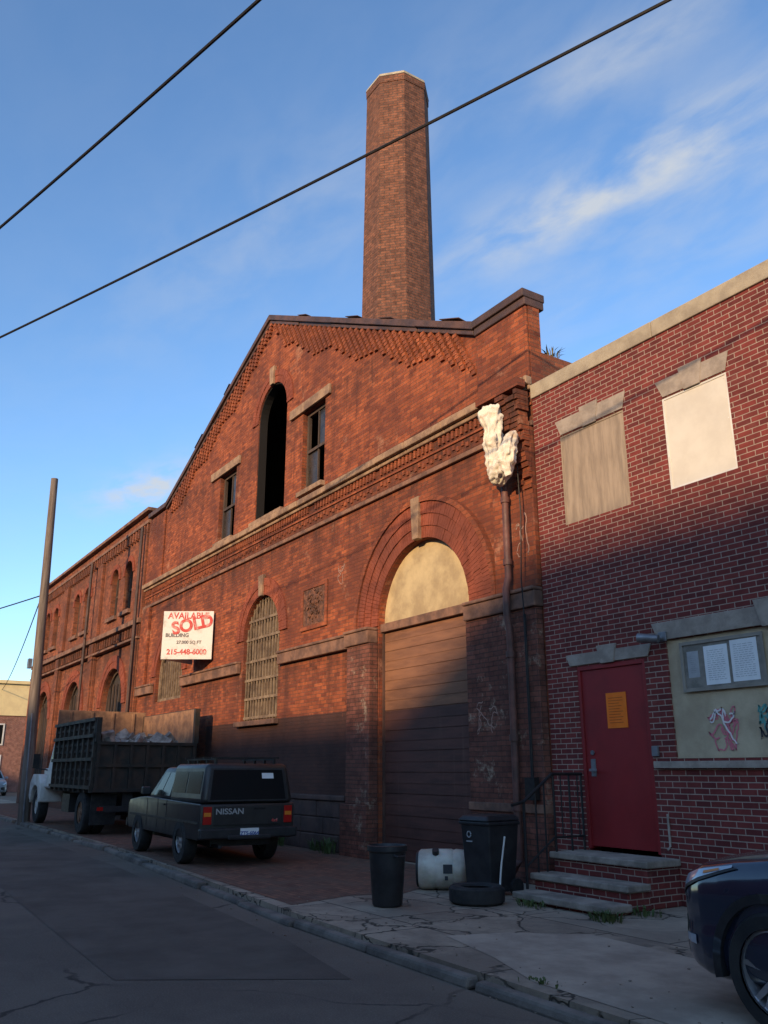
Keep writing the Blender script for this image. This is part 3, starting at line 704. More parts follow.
def bwin(x0, x1, z0, z1, mt, lab, th=.0):
    g = G(OB); g.box(x0 + .003, x1 - .003, Y - .01 - th, Y + .03, z0 + .003, z1 - .003); wn = g.done("window", mt, Bd, bevel=.004, label=lab)
    g = G(OB)
    cx = (x0 + x1) / 2; h = .24
    zt = z1 + .012
    g.hexa([(x0 + .03, Y - .045, zt), (x1 + .0, Y - .045, zt), (x1, Y - .031, zt), (x0 + .03, Y - .031, zt), (x0 - .07, Y - .045, zt + h), (x1 + .07, Y - .045, zt + h), (x1 + .07, Y - .031, zt + h), (x0 - .07, Y - .031, zt + h)])
    k = .12
    g.hexa([(cx - k, Y - .055, zt - .02), (cx + k, Y - .055, zt - .02), (cx + k, Y - .031, zt - .02), (cx - k, Y - .031, zt - .02), (cx - k * 1.5, Y - .055, zt + h + .06), (cx + k * 1.5, Y - .055, zt + h + .06), (cx + k * 1.5, Y - .031, zt + h + .06), (cx - k * 1.5, Y - .031, zt + h + .06)])
    g.done("lintel", M_lint, wn, bevel=.004)
    g = G(OB); g.plate(rect(x0 + .003, x1 - .003, z0 + .003, z1 - .004), [rect(x0 + .028, x1 - .028, z0 + .028, z1 - .028)], Y - .02 - th, Y - .0105 - th)
    for q in range(5):
        for xx in (x0 + .05, x1 - .05): g.cyl((xx, Y - .0105, z0 + .15 + q * .26), (xx, Y - .013, z0 + .15 + q * .26), .008, n=8)
    g.done("frame", M_ply if mt is M_ply else M_white, wn)
bwin(*W1, M_ply, "window boarded with weathered plywood")
bwin(*W2, M_plyw, "window boarded with smooth pale panel")
bwin(-3.9, -2.9, 4.92, 6.18, M_ply, "window boarded with weathered plywood")
bwin(-1.9, -.9, 4.92, 6.18, M_ply, "window boarded with weathered plywood")
g = G(OB); g.box(-6.957, -4.053, Y + .0, Y + .05, 1.633, 3.037); g.done("infill_panel", M_stucco, Bd)
def trap(x0, x1, z0, z1, sl, pr, y1=Y - .031):
    g = G(OB); g.hexa([(x0, Y - pr, z0), (x1, Y - pr, z0), (x1, y1, z0), (x0, y1, z0), (x0 - sl, Y - pr, z1), (x1 + sl, Y - pr, z1), (x1 + sl, y1, z1), (x0 - sl, y1, z1)]); return g
zt = 3.045
g = trap(-7.05, -4.0, zt, zt + .22, .09, .055); h2 = trap(-5.6, -5.2, zt - .02, zt + .29, .08, .075)
ln = g.done("stone_lintel", M_lint, Bd, bevel=.005); h2.done("keystone", M_lint, ln, bevel=.005)
g = trap(-8.60, -7.24, 2.875, 3.03, .07, .05); h2 = trap(-8.02, -7.80, 2.86, 3.10, .06, .065)
ln = g.done("stone_lintel", M_lint, Bd, bevel=.005); h2.done("keystone", M_lint, ln, bevel=.005)
g = G(OB); g.box(-7.26, -3.9, Y - .09, Y - .0315, 1.52, 1.60); g.done("ledge", M_lint, Bd, bevel=.006)
g = G(OB); g.box(-8.44, -7.36, Y + .0, Y + .05, .56, 2.80)
dr = g.done("door", M_reddoor, Bd, bevel=.004, label="plain dark red steel door")
g = G(OB); g.box(-8.488, -8.44, Y - .025, Y + .1, .53, 2.858); g.box(-7.36, -7.312, Y - .025, Y + .1, .53, 2.858); g.box(-8.44, -7.36, Y - .025, Y + .1, 2.80, 2.858); g.done("frame", M_reddoor, dr, bevel=.004)
g = G(OB); g.box(-8.36, -8.28, Y - .012, Y - .001, 1.42, 1.64); g.cyl((-8.32, Y - .01, 1.5), (-8.32, Y - .06, 1.5), .018); g.box(-8.34, -8.22, Y - .075, Y - .055, 1.485, 1.515); g.cyl((-8.32, Y - .001, 1.72), (-8.32, Y - .02, 1.72), .03)
g.done("handle", M_steel, dr)
# steps
g = G(OB); g.box(-8.56, -7.07, 8.12, Y - .032, 0, .43, 1); g.box(-8.60, -7.03, 8.08, Y - .031, .432, .51, 0)
g.box(-8.52, -7.04, 7.74, 8.118, 0, .21, 1); g.box(-8.56, -6.99, 7.70, 8.078, .212, .285, 0)
g.box(-8.42, -6.99, 7.36, 7.738, 0, .03, 1); g.box(-8.46, -6.94, 7.31, 7.698, .032, .11, 0)
stp = g.done("steps", [M_conc, M_brickB], Bd, bevel=.018)
g = G(OB)
def rail(x):
    pts = [(x, Y - .06, 1.45), (x, 8.1, 1.45), (x, 7.6, 1.12), (x, 7.4, 1.08)]
    g.tube(pts, .02, 8); g.tube([(x, Y - .06, .68), (x, 8.1, .68), (x, 7.6, .36)], .014, 6)
    for y in (Y - .08, 8.4, 8.12): g.cyl((x, y, .51), (x, y, 1.45), .014, n=6)
    for y in (7.95, 7.8): g.cyl((x, y, .28), (x, y, 1.45 - (8.1 - y) * .68), .012, n=6)
    g.cyl((x, 7.6, .11), (x, 7.6, 1.12), .018, n=8)
    for y in (8.55, 8.25): g.cyl((x, y, .68), (x, y, 1.45), .008, n=6)
rail(-8.50)
g.done("railing", M_black, Bd)
g = G(OB); g.box(-7.29, -7.2, Y - .07, Y - .031, 1.66, 1.78); g.done("junction_box", M_steel, Bd, bevel=.005)
g = G(OB); g.tube([(-7.15, Y - .05, 1.0), (-7.15, Y - .05, .64), (-7.15, Y - .10, .60)], .013); g.done("pipe_stub", M_lint, Bd)
scrib(-6.28, 1.95, .20, .24, 9, M_pink, 5, Bd, OB, None, .009); scrib(-6.28, 1.98, .17, .2, 3, M_whites, 6, Bd, OB, Y - .015, .010); scrib(-5.72, 2.02, .10, .17, 5, M_teal, 8, Bd, OB); scrib(-5.72, 2.0, .10, .17, 3, M_ink, 9, Bd, OB, Y - .012)
random.seed(21)
wl = thing("wall_lamp", "unlit grey metal security lamp fixed above the door", "lamp", (-7.1, Y - .03, 3.0))
g = G((-7.1, Y - .03, 3.0)); g.box(-7.02, -6.90, Y - .09, Y - .057, 3.02, 3.14); g.done("bracket", M_steel, wl, bevel=.01)
g = G((-7.1, Y - .03, 3.0)); g.tube([(-6.96, Y - .09, 3.06), (-7.0, Y - .16, 3.06), (-7.04, Y - .22, 3.07)], .03); g.lathe((-7.05, Y - .22, 3.06), Vector((-.9, -.35, .12)), [(0, -.12), (.05, -.12), (.055, 0), (.058, .14), (.0, .15)], 14); g.done("lamp_head", M_steel, wl, smooth=40)
nb = thing("notice_board", "grey framed notice board with three white papers on stucco", "notice board", (-6.2, Y, 2.7))
g = G((-6.2, Y, 2.7)); g.box(-6.72, -5.66, Y - .03, Y - .002, 2.42, 2.95); g.done("backing", mat("dirty_grey_board", (.26, .23, .19), (.16, .145, .12), 5, .8), nb)
g = G((-6.2, Y, 2.7)); g.plate(rect(-6.75, -5.63, 2.39, 2.98), [rect(-6.71, -5.67, 2.43, 2.94)], Y - .045, Y - .0305); g.done("frame", mat("dull_tan_frame", (.30, .26, .21)), nb)
M_gp = mat("grey_print", (.30, .30, .30), bump=0)
for (a, b_, c_, d_) in ((-6.66, -6.50, 2.55, 2.86), (-6.42, -6.10, 2.45, 2.90), (-6.06, -5.72, 2.46, 2.93)):
    g = G((-6.2, Y, 2.7)); g.box(a, b_, Y - .034, Y - .0305, c_, d_)
    pp = g.done("paper", M_paper if b_ - a > .2 else mat("grey_paper", (.4, .4, .4)), nb)
    g = G((-6.2, Y, 2.7)); z = d_ - .06
    while z > c_ + .04:
        x = a + .04
        while x < b_ - .06:
            l = random.uniform(.02, .06); g.box(x, min(x + l, b_ - .04), Y - .0355, Y - .0342, z, z + .004); x += l + .014
        z -= .024
    g.done("print", M_gp, pp)
on = thing("paper_notice", "bright orange paper notice taped to the red door", "notice", (-7.86, Y + .02, 2.24))
g = G((-7.86, Y + .02, 2.24)); g.box(-8.02, -7.68, Y - .008, Y - .002, 2.02, 2.47); g.done("paper", M_orange, on)
g = G((-7.86, Y + .02, 2.24)); z = 2.40
while z > 2.08:
    g.box(-7.98, -7.98 + random.uniform(.18, .26), Y - .0105, Y - .0082, z, z + .006); z -= .035
g.done("print", mat("dark_orange_ink", (.45, .08, .01), bump=0), on)

# ------------------------------------------------------------------ V-sign on wall
R = Vector((.545, .839, 0)).normalized()
sc0 = Vector((-22.57, 7.48, 0))
og = (-22.2, 8.05, 5.0)
sg = thing("for_sale_sign", "faded white two-sided property sign with red SOLD across", "sign", og)
def board(g, p0, dirv, wd, z0, z1, th=.03):
    n = Vector((dirv.y, -dirv.x, 0)); p1 = p0 + dirv * wd
    a = [p0, p1, p1 - n * th, p0 - n * th]
    g.hexa([(p.x, p.y, z0) for p in a] + [(p.x, p.y, z1) for p in a])
g = G(og); board(g, sc0, R, 1.36, 4.35, 5.65); g.done("board", M_sign, sg)
R2 = Vector((-.545, .839, 0)).normalized()
g = G(og); n2 = Vector((-R2.y, R2.x, 0)); p0 = sc0 + R2 * .03; p1 = sc0 + R2 * 1.36
g.hexa([(p.x, p.y, z) for z in (4.35, 5.65) for p in (p0, p1, p1 - n2 * .03, p0 - n2 * .03)]); g.done("rear_board", M_sign, sg)
nrm = Vector((R.y, -R.x, 0))
def sgn(s, size, mt, du, z, rot=0, bold=0, sx=1, pr=.004):
    p = sc0 + R * (.68 + du) + nrm * pr; p.z = z
    M = frame(R, nrm, p - Vector(og)) @ Matrix.Rotation(rot, 4, 'Z')
    return text(s, size, mt, sg, M, bold=bold, sx=sx)
sgn("AVAILABLE", .24, M_redink, 0, 5.52, 0, .006, .95)
sgn("SOLD", .47, M_redink, .12, 5.28, rad(13), .018, .95, .008)
sgn("BUILDING", .14, M_inkf, -.28, 4.99, 0, .004)
sgn("27,000 SQ FT", .12, M_inkf, .05, 4.80, 0, .003)
sgn("215-448-6000", .20, M_redink, 0, 4.54, 0, .006, .95)

# ------------------------------------------------------------------ wheels
def wheel(parent, c, r, wd, side, rim=M_rimm, spokes=5, split=False, hub=.6):
    g = G(); rr = r * hub
    prof = [(rr, -wd / 2), (r * .93, -wd / 2), (r * .985, -wd * .38), (r, -wd * .2), (r, wd * .2), (r * .985, wd * .38), (r * .93, wd / 2), (rr + .01, wd / 2), (rr, wd * .42), (rr * .98, -wd * .3)]
    g.lathe(c, 'y', prof, 36)
    wh = g.done("wheel", M_rubber, parent, smooth=30)
    g = G(); c = Vector(c); o = wd * .40 * side
    g.lathe(c, 'y', [(rr * 1.01, o), (rr * .93, o + .006 * side), (rr * .90, o - .03 * side), (rr * .86, -o)], 36)
    g.lathe(c, 'y', [(rr * .92, o - wd * .45 * side), (0, o - wd * .45 * side)], 24, m=1)
    g.lathe(c, 'y', [(0, o + .012 * side), (rr * .16, o + .010 * side), (rr * .19, o - .03 * side)], 20)
    for k in range(spokes):
        for dt in ((-.17, .17) if split else (0,)):
            a = 2 * math.pi * k / spokes + .3; a2 = a + dt
            p0 = c + Vector((math.cos(a) * rr * .12, o - .005 * side, math.sin(a) * rr * .12)); p1 = c + Vector((math.cos(a2) * rr * .93, o - .004 * side, math.sin(a2) * rr * .93))
            t = (p1 - p0).normalized(); nn = Vector((-t.z, 0, t.x)); w0, w1 = (rr * .09, rr * .06) if split else (rr * .2, rr * .15); dd = Vector((0, -.03 * side, 0))
            g.hexa([p0 - nn * w0, p1 - nn * w1, p1 + nn * w1, p0 + nn * w0, p0 - nn * w0 + dd, p1 - nn * w1 + dd, p1 + nn * w1 + dd, p0 + nn * w0 + dd])
    g.done("rim", [rim, M_blackpl], wh, smooth=30)
    return wh

def boolcut(o, cutters):
    g = G()
    for c, r, y0, y1 in cutters: g.cyl((c[0], y0, c[1]), (c[0], y1, c[1]), r, n=40)
    k = g.done("cut", [], None)
    m = o.modifiers.new("x", 'BOOLEAN'); m.operation = 'DIFFERENCE'; m.object = k; m.solver = 'EXACT'
    dg = bpy.context.evaluated_depsgraph_get(); dg.update()
    me = bpy.data.meshes.new_from_object(o.evaluated_get(dg)); o.modifiers.clear(); o.data = me
    bpy.data.objects.remove(k)
    for p in me.polygons: p.use_smooth = True
    me.set_sharp_from_angle(angle=rad(30))
def roundoff(o, wd, seg=4):
    b = o.modifiers.new("b", 'BEVEL'); b.width = wd; b.segments = seg; b.limit_method = 'ANGLE'; b.angle_limit = rad(30)
    for p in o.data.polygons: p.use_smooth = True
    o.data.set_sharp_from_angle(angle=rad(80))

# ------------------------------------------------------------------ PICKUP with cap
M_char = mat("charcoal_car_paint", (.024, .022, .022), (.036, .033, .031), 2, .36, bump=.02, bscale=6, spec=.45)
M_tail = plain("red_tail_lamp", (.40, .015, .012), .2)
M_amb = plain("amber_lamp", (.7, .22, .03), .2)
M_fade = plain("faded_grey_lettering", (.38, .37, .36), .6)
pk = thing("pickup_truck", "charcoal compact pickup with canopy and roof rack parked by wall", "pickup truck", (-13.72, 5.38, 0), rad(-2.5))
g = G()
g.plate([(0, .50), (0, .95), (-.02, .97), (-3.15, 1.02), (-3.6, 1.0), (-4.3, .94), (-4.38, .86), (-4.40, .52), (-4.3, .42), (-.06, .42)], [], 0, 1.65)
body = g.done("body", M_char, pk); b = body.modifiers.new("b", 'BEVEL'); b.width = .06; b.segments = 4; b.limit_method = 'ANGLE'
boolcut(body, [((-.98, .36), .42, -.1, .45), ((-.98, .36), .42, 1.2, 1.8), ((-3.62, .36), .42, -.1, .45), ((-3.62, .36), .42, 1.2, 1.8)])
cabA = (-3.25, -1.78, .05, 1.60); cabB = (-2.58, -1.80, .19, 1.46)
g = G(); g.frust(cabA, 1.0, cabB, 1.55); roundoff(g.done("cab", M_char, pk), .07)
def Q(a, z0, b_, z1, face):
    x0, x1, y0, y1 = a; X0, X1, Y0, Y1 = b_
    P = [(x0, y0, z0), (x1, y0, z0), (x1, y1, z0), (x0, y1, z0), (X0, Y0, z1), (X1, Y0, z1), (X1, Y1, z1), (X0, Y1, z1)]
    return {'street': [P[0], P[1], P[5], P[4]], 'back': [P[1], P[2], P[6], P[5]], 'wall': [P[2], P[3], P[7], P[6]], 'front': [P[3], P[0], P[4], P[7]]}[face]
for fc, u0, u1 in (('street', .22, .52), ('street', .56, .93), ('wall', .08, .48), ('wall', .52, .85), ('front', .08, .92)):
    g = G(); g.panel(Q(cabA, 1.0, cabB, 1.55, fc), u0, u1, .10, .83, .005, .01); g.done("window", M_glass, pk)
capA = (-1.76, -.005, .015, 1.635); capB = (-1.76, -.09, .11, 1.54)
g = G(); g.frust(capA, .975, capB, 1.60); roundoff(g.done("canopy", M_char, pk), .075)
for fc, u0, u1, v0, v1 in (('street', .06, .48, .24, .80), ('street', .52, .92, .24, .80), ('wall', .08, .48, .24, .80), ('wall', .52, .92, .24, .80)):
    g = G(); g.panel(Q(capA, .975, capB, 1.60, fc), u0, u1, v0, v1, .005, .01); g.done("window", M_glass, pk)
g = G(); g.panel(Q(capA, .975, capB, 1.60, 'back'), .06, .94, .05, .89, .008, .01); rwf = g.done("rear_hatch", M_blackpl, pk, bevel=.004)
g = G(); g.panel(Q(capA, .975, capB, 1.60, 'back'), .085, .915, .09, .84, .012, .001); rw = g.done("window", M_glass, pk, label="rear canopy window with sticker")
g = G(); g.panel(Q(capA, .975, capB, 1.60, 'back'), .66, .80, .62, .76, .015, -.0125); g.done("sticker", M_paper, rw)
g = G()
for y in (.30, 1.35): g.box(-1.7, -.2, y - .015, y + .015, 1.66, 1.685)
for x in (-1.6, -1.1, -.65, -.22):
    g.box(x - .015, x + .015, .22, 1.43, 1.686, 1.71)
    for y in (.30, 1.35): g.box(x - .02, x + .02, y - .02, y + .02, 1.595, 1.66)
g.done("roof_rack", M_black, pk)
g = G(); g.box(.0, .10, -.02, 1.67, .44, .60); g.box(.05, .12, .45, 1.2, .42, .5); g.done("bumper", M_blackpl, pk, bevel=.025)
g = G(); g.box(.003, .016, .24, 1.41, .64, .93); tg = g.done("tailgate", M_char, pk, bevel=.01)
MT = lambda y, z, x: frame((0, 1, 0), (1, 0, 0), (x, y, z))
text("NISSAN", .125, M_fade, tg, MT(.50, .85, .0175), bold=.002, sx=1.15)
text("4x4", .07, M_redink, tg, MT(1.29, .70, .0175), bold=.002)
g = G(); g.box(.004, .02, .92, 1.12, .875, .905); g.done("handle", M_black, tg)
for y0, y1 in ((.05, .19), (1.46, 1.60)):
    g = G(); g.box(.003, .022, y0, y1, .66, .93, 0); g.box(.0221, .026, y0 + .01, y1 - .01, .78, .84, 1); g.done("tail_light", [M_tail, M_amb], pk, bevel=.005)
g = G(); g.box(.101, .112, .66, .98, .435, .595); lp = g.done("licence_plate", M_paper, pk)
text("ZTS-6064", .08, plain("plate_blue", (.03, .08, .3)), lp, MT(.82, .515, .1135), bold=.002)
g = G()
for x in (-1.82, -2.36, -3.05): g.box(x - .004, x + .004, -.004, .001, .5, 1.0)
g.done("door_seam", M_blackpl, pk)
g = G(); g.box(-4.25, -.06, -.012, -.0005, .66, .70); g.done("side_trim", M_blackpl, pk)
g = G(); g.box(-2.0, -1.9, -.02, -.001, .90, .925); g.done("door_handle", M_black, pk)
g = G(); g.box(-2.98, -2.84, -.16, -.005, 1.06, 1.2); g.done("wing_mirror", M_blackpl, pk, bevel=.02)
g = G(); g.box(-4.415, -4.39, .1, 1.55, .62, .84); g.done("grille", M_blackpl, pk)
g = G(); g.box(-4.5, -4.405, 0, 1.65, .44, .58); g.done("bumper", M_blackpl, pk)
g = G(); g.box(-4.0, -.3, .3, 1.35, .3, .43); g.cyl((-.98, .1, .36), (-.98, 1.5, .36), .05); g.tube([(-.5, .35, .32), (.04, .35, .32)], .03); g.done("chassis", M_blackpl, pk)
for x in (-.98, -3.62):
    wheel(pk, (x, .10, .36), .36, .22, -1, hub=.55, spokes=6); wheel(pk, (x, 1.55, .36), .36, .22, 1, hub=.55, spokes=6)

# ------------------------------------------------------------------ DUMP TRUCK
M_tk = mat("blackened_green_steel", (.024, .025, .022), (.055, .036, .026), 3, .65, metal=0, bump=.3, bscale=12, spec=.3)
M_tk2 = mat("rusty_tan_steel", (.36, .19, .10), (.17, .09, .055), 2.5, .8, bump=.3)
tr = thing("dump_truck", "old dump truck with dark slatted rubbish body and white cab", "truck", (-21.5, 5.72, 0), rad(-.5))
W_ = 2.45; SH = 2.72
g = G()
g.box(-4.3, 0, 0, W_, .98, 1.1)
g.box(-4.3, 0, 0, .05, 1.101, SH); g.box(-4.3, 0, W_ - .05, W_, 1.101, 3.02)
bd = g.done("dump_body", [M_tk], tr)
g = G(); g.box(-4.36, -4.302, -.02, W_ + .02, 1.0, 3.14)
for y in (.3, .9, 1.5, 2.1): g.box(-4.301, -4.27, y - .04, y + .04, 1.2, 3.1)
g.done("headboard", M_tk2, bd, bevel=.01)
for ys in (0, 1):
    g = G(); hh = SH if ys == 0 else 3.02
    for k in range(9):
        x = -4.2 + k * .52
        if ys == 0: g.box(x - .04, x + .04, -.07, -.001, .98, hh)
        else: g.box(x - .04, x + .04, W_ + .001, W_ + .07, .98, hh)
    for z in (1.1, 1.75, 2.3, hh - .04):
        if ys == 0: g.box(-4.3, .02, -.10, -.069, z - .04, z + .04)
        else: g.box(-4.3, .02, W_ + .069, W_ + .10, z - .04, z + .04)
    if ys == 0:
        for z in (1.3, 1.5, 1.95, 2.12, 2.5): g.box(-4.28, 0, -.03, -.001, z - .03, z + .03)
    g.done("stake_rails", M_tk, bd)
g = G(); g.box(-4.2, -.02, W_ - .056, W_ - .051, 1.15, 3.0); g.done("lining", M_tk2, bd)
g = G(); g.box(.001, .05, 0, W_, 1.0, 2.15)
for k in range(7): y = .04 + k * (W_ - .08) / 6; g.box(.051, .11, y - .035, y + .035, 1.0, 2.15)
for z in (1.03, 1.6, 2.12): g.box(.051, .12, -.02, W_ + .02, z - .035, z + .035)
g.box(-.02, .10, -.06, .06, 2.15, SH); g.box(-.02, .10, W_ - .06, W_ + .06, 2.15, 3.0)
g.done("tailgate", M_tk, tr)
g = G(); random.seed(4)
for k in range(110):
    x = random.uniform(-4.0, -.2); y = random.uniform(.2, W_ - .2); s_ = random.uniform(.1, .26)
    M = Matrix.Translation((x, y, 2.10 + random.uniform(-.1, .16) + .12 * math.sin(x * 2))) @ Matrix.Rotation(random.uniform(0, 3), 4, Vector((random.random(), random.random(), random.random())))
    g.box(-s_, s_, -s_ * .6, s_ * .6, -s_ * .25, s_ * .25, 0, M)
g.box(-4.2, -.05, .07, W_ - .07, 1.2, 1.98)
rb = g.done("rubble", mat("grey_rubble", (.40, .34, .29), (.16, .13, .11), 4, .95), None)
rb.location = tr.location; rb.rotation_euler = tr.rotation_euler; rb["kind"] = "stuff"; rb["label"] = "heap of broken grey rubble inside the truck body"; rb["category"] = "rubble"
g = G(); g.box(-6.9, -.1, .75, 1.0, .62, .975); g.box(-6.9, -.1, 1.45, 1.7, .62, .975); g.box(-3.4, -2.6, .1, .7, .45, .9); g.cyl((-1.1, .2, .50), (-1.1, 2.25, .50), .09); g.box(.0, .08, .2, 2.25, .55, .68)
g.done("chassis", M_blackpl, tr)
for y0, y1 in ((.05, .65), (1.8, 2.4)):
    g = G(); g.box(-.25, -.22, y0, y1, .25, .95); g.done("mudflap", M_rubber, tr)
for y0 in (.12, 2.2):
    g = G(); g.box(.081, .10, y0, y0 + .14, .58, .66); g.done("tail_light", M_tail, tr)
M_wcab = mat("dirty_white_truck_paint", (.72, .70, .65), (.52, .48, .42), 2, .5, bump=.05)
cA = (-5.85, -4.45, .08, 2.30); cB = (-5.55, -4.5, .22, 2.16)
g = G(); g.frust(cA, 1.0, cB, 2.45); g.box(-7.3, -5.851, .35, 2.05, .95, 1.55); g.done("cab", M_wcab, tr, bevel=.06)
for y0, y1 in ((-.02, .66), (1.75, 2.43)):
    g = G(); g.plate([(-7.35, .75), (-7.3, 1.15), (-7.0, 1.38), (-6.1, 1.38), (-5.86, 1.15), (-5.86, .6), (-5.98, .6)] + arc(-6.55, .50, .57, 20, 155, 14) + [(-7.15, .6)], [], y0, y1)
    g.done("fender", M_wcab, tr, bevel=.04)
for fc, u0, u1 in (('street', .15, .85), ('front', .06, .94)):
    g = G(); g.panel(Q(cA, 1.0, cB, 2.45, fc), u0, u1, .5, .92); g.done("window", M_glass, tr)
g = G(); g.tube([(-5.6, .1, 1.5), (-5.75, -.2, 1.55), (-5.75, -.2, 1.9)], .02); g.box(-5.77, -5.73, -.30, -.12, 1.55, 1.95); g.done("wing_mirror", M_black, tr)
g = G(); g.box(-7.5, -7.36, .05, 2.35, .55, .8); g.done("bumper", M_wcab, tr, bevel=.02)
for y, s_ in ((.14, -1), (.42, -1), (2.03, 1), (2.31, 1)): wheel(tr, (-1.1, y, .50), .50, .25, s_, rim=M_tk2, hub=.52, spokes=5)
for y, s_ in ((.20, -1), (2.25, 1)): wheel(tr, (-6.55, y, .50), .50, .26, s_, rim=M_wcab, hub=.52, spokes=5)

# ------------------------------------------------------------------ SUV
def lin(tab, x):
    if x <= tab[0][0]: return tab[0][1]
    for (a, va), (b_, vb) in zip(tab, tab[1:]):
        if x <= b_:
            t = (x - a) / (b_ - a); return va + (vb - va) * t
    return tab[-1][1]
def cat(pts, s):
    n = len(pts) - 1; s = max(0, min(n - 1e-6, s)); i = int(s); t = s - i
    P0, P1, P2, P3 = pts[max(i - 1, 0)], pts[i], pts[i + 1], pts[min(i + 2, n)]
    return tuple(.5 * (2 * b_ + (c_ - a) * t + (2 * a - 5 * b_ + 4 * c_ - d_) * t * t + (3 * b_ - a - 3 * c_ + d_) * t ** 3) for a, b_, c_, d_ in zip(P0, P1, P2, P3))
HW = [(0, .42), (.02, .55), (.06, .66), (.12, .745), (.2, .81), (.32, .86), (.5, .895), (.8, .915), (1.3, .92), (3.6, .92), (4.1, .88), (4.3, .80), (4.42, .66), (4.46, .5)]
ZS = [(0, .66), (.02, .74), (.06, .80), (.14, .86), (.3, .915), (.6, .965), (1.0, 1.01), (1.35, 1.05), (4.1, 1.08), (4.4, 1.0), (4.46, .9)]
ZB = [(0, .36), (.06, .27), (.3, .22), (4.1, .24), (4.46, .4)]
def SS(x, s):
    hw, zs, zb = lin(HW, x), lin(ZS, x), lin(ZB, x); H = zs - zb
    pts = [(.86, zb), (.97, zb + .08 * H), (1.0, zb + .3 * H), (.985, zb + .5 * H), (.99, zb + .74 * H), (.945, zb + .92 * H), (.84, zs - .0), (.45, zs + .035), (0, zs + .045)]
    y, z = cat(pts, s); return Vector((x, -y * hw, z))
def suv(loc, paint, label, group=None, rot=0):
    t = thing("parked_car", label, "car", loc, rot, group)
    xs = sorted(set([a for a, _ in HW] + [a for a, _ in ZS] + [i * .12 for i in range(37)]))
    g = G(); n = 32; rings = []
    for x in xs:
        half = [SS(x, 8 * k / n) for k in range(n + 1)]
        full = half + [Vector((p.x, -p.y, p.z)) for p in reversed(half[:-1])]
        rings.append([g.bm.verts.new(p) for p in full])
    for A_, B_ in zip(rings, rings[1:]):
        m_ = len(A_)
        for i in range(m_): g.face([A_[i], A_[(i + 1) % m_], B_[(i + 1) % m_], B_[i]])
    g.face(rings[0]); g.face(rings[-1])
    bo = g.done("body", paint, t)
    boolcut(bo, [((.88, .35), .40, -1.2, -.55), ((.88, .35), .40, .55, 1.2), ((3.5, .35), .40, -1.2, -.55), ((3.5, .35), .40, .55, 1.2)])
    def patch(name, x0, x1, s0, s1, mt, off=.006, nx=14, ns=6, parent=t, both=True, shape=None):
        for sgn_ in ((1, -1) if both else (1,)):
            g = G(); grid = []
            for i in range(nx + 1):
                row = []
                x = x0 + (x1 - x0) * i / nx
                a0, a1 = (s0, s1) if shape is None else shape(i / nx)
                for j in range(ns + 1):
                    s = a0 + (a1 - a0) * j / ns
                    p = SS(x, s); e = .003
                    nrm_ = (SS(x + e, s) - SS(x - e if x > e else x, s)).cross(SS(x, s + .02) - SS(x, s - .02))
                    nrm_ = nrm_.normalized() if nrm_.length > 0 else Vector((0, -1, 0))
                    if nrm_.y > 0: nrm_ = -nrm_
                    q = p + nrm_ * off; row.append(g.bm.verts.new((q.x, q.y * sgn_, q.z)))
                grid.append(row)
            for i in range(nx):
                for j in range(ns): g.face([grid[i][j], grid[i + 1][j], grid[i + 1][j + 1], grid[i][j + 1]])
            g.done(name, mt, parent, smooth=50)
    M_hl = plain("headlamp_glass", (.50, .53, .57), .08, .3, .9)
    patch("headlight", .03, .60, 4.4, 5.2, M_hl, .008, shape=lambda u: (4.3 + .75 * u, 5.15 + .08 * u))
    patch("headlight_trim", .02, .64, 4.0, 4.2, M_blackpl, .009, shape=lambda u: (4.1 + .85 * u, 4.3 + .75 * u))
    patch("indicator", .36, .50, 4.6, 4.9, M_amb, .012, shape=lambda u: (4.85 + .1 * u, 5.0 + .1 * u))
    patch("lower_grille", .005, .10, 1.2, 3.2, M_blackpl, .006)
    patch("fog_light", .14, .26, 1.9, 2.3, M_hl, .008)
    patch("sill_trim", 1.30, 3.08, .6, 1.7, M_blackpl, .008)
    patch("hood_line", .30, 1.35, 5.62, 5.68, M_blackpl, .002)
    for x in (1.42, 2.45): patch("door_seam", x, x + .01, 1.2, 5.4, M_blackpl, .002, nx=1, ns=14)
    for xc in (.88, 3.5):
        for sd in (-1, 1):
            g = G(); pr = []
            for k in range(25):
                a = rad(-12 + 204 * k / 24); pr.append((math.cos(a), math.sin(a)))
            yo = .93 * sd; yi = .84 * sd
            R0, R1 = .385, .44
            for (c0, s0), (c1, s1) in zip(pr, pr[1:]):
                if min(.35 + R0 * s0, .35 + R0 * s1) < .2: continue
                g.hexa([(xc + R0 * c0, yo, .35 + R0 * s0), (xc + R1 * c0, yo, .35 + R1 * s0), (xc + R1 * c1, yo, .35 + R1 * s1), (xc + R0 * c1, yo, .35 + R0 * s1), (xc + R0 * c0, yi, .35 + R0 * s0), (xc + R1 * c0, yi, .35 + R1 * s0), (xc + R1 * c1, yi, .35 + R1 * s1), (xc + R0 * c1, yi, .35 + R0 * s1)])
            g.done("arch_trim", M_blackpl, t, smooth=30)
            wheel(t, (xc, .82 * sd, .345), .345, .22, sd, hub=.72, spokes=5, split=True)
    gA = (1.15, 4.25, -.86, .86); gB = (1.95, 3.9, -.66, .66)
    g = G(); g.frust(gA, 1.03, gB, 1.60); g.done("cabin", paint, t, bevel=.06)
    for fc, u0, u1 in (('street', .16, .44), ('street', .47, .74), ('street', .77, .93), ('wall', .07, .24), ('wall', .27, .54), ('wall', .57, .84), ('front', .07, .93), ('back', .08, .92)):
        g = G(); g.panel(Q(gA, 1.03, gB, 1.60, fc), u0, u1, .12, .86, .005, .01); g.done("window", M_glass, t)
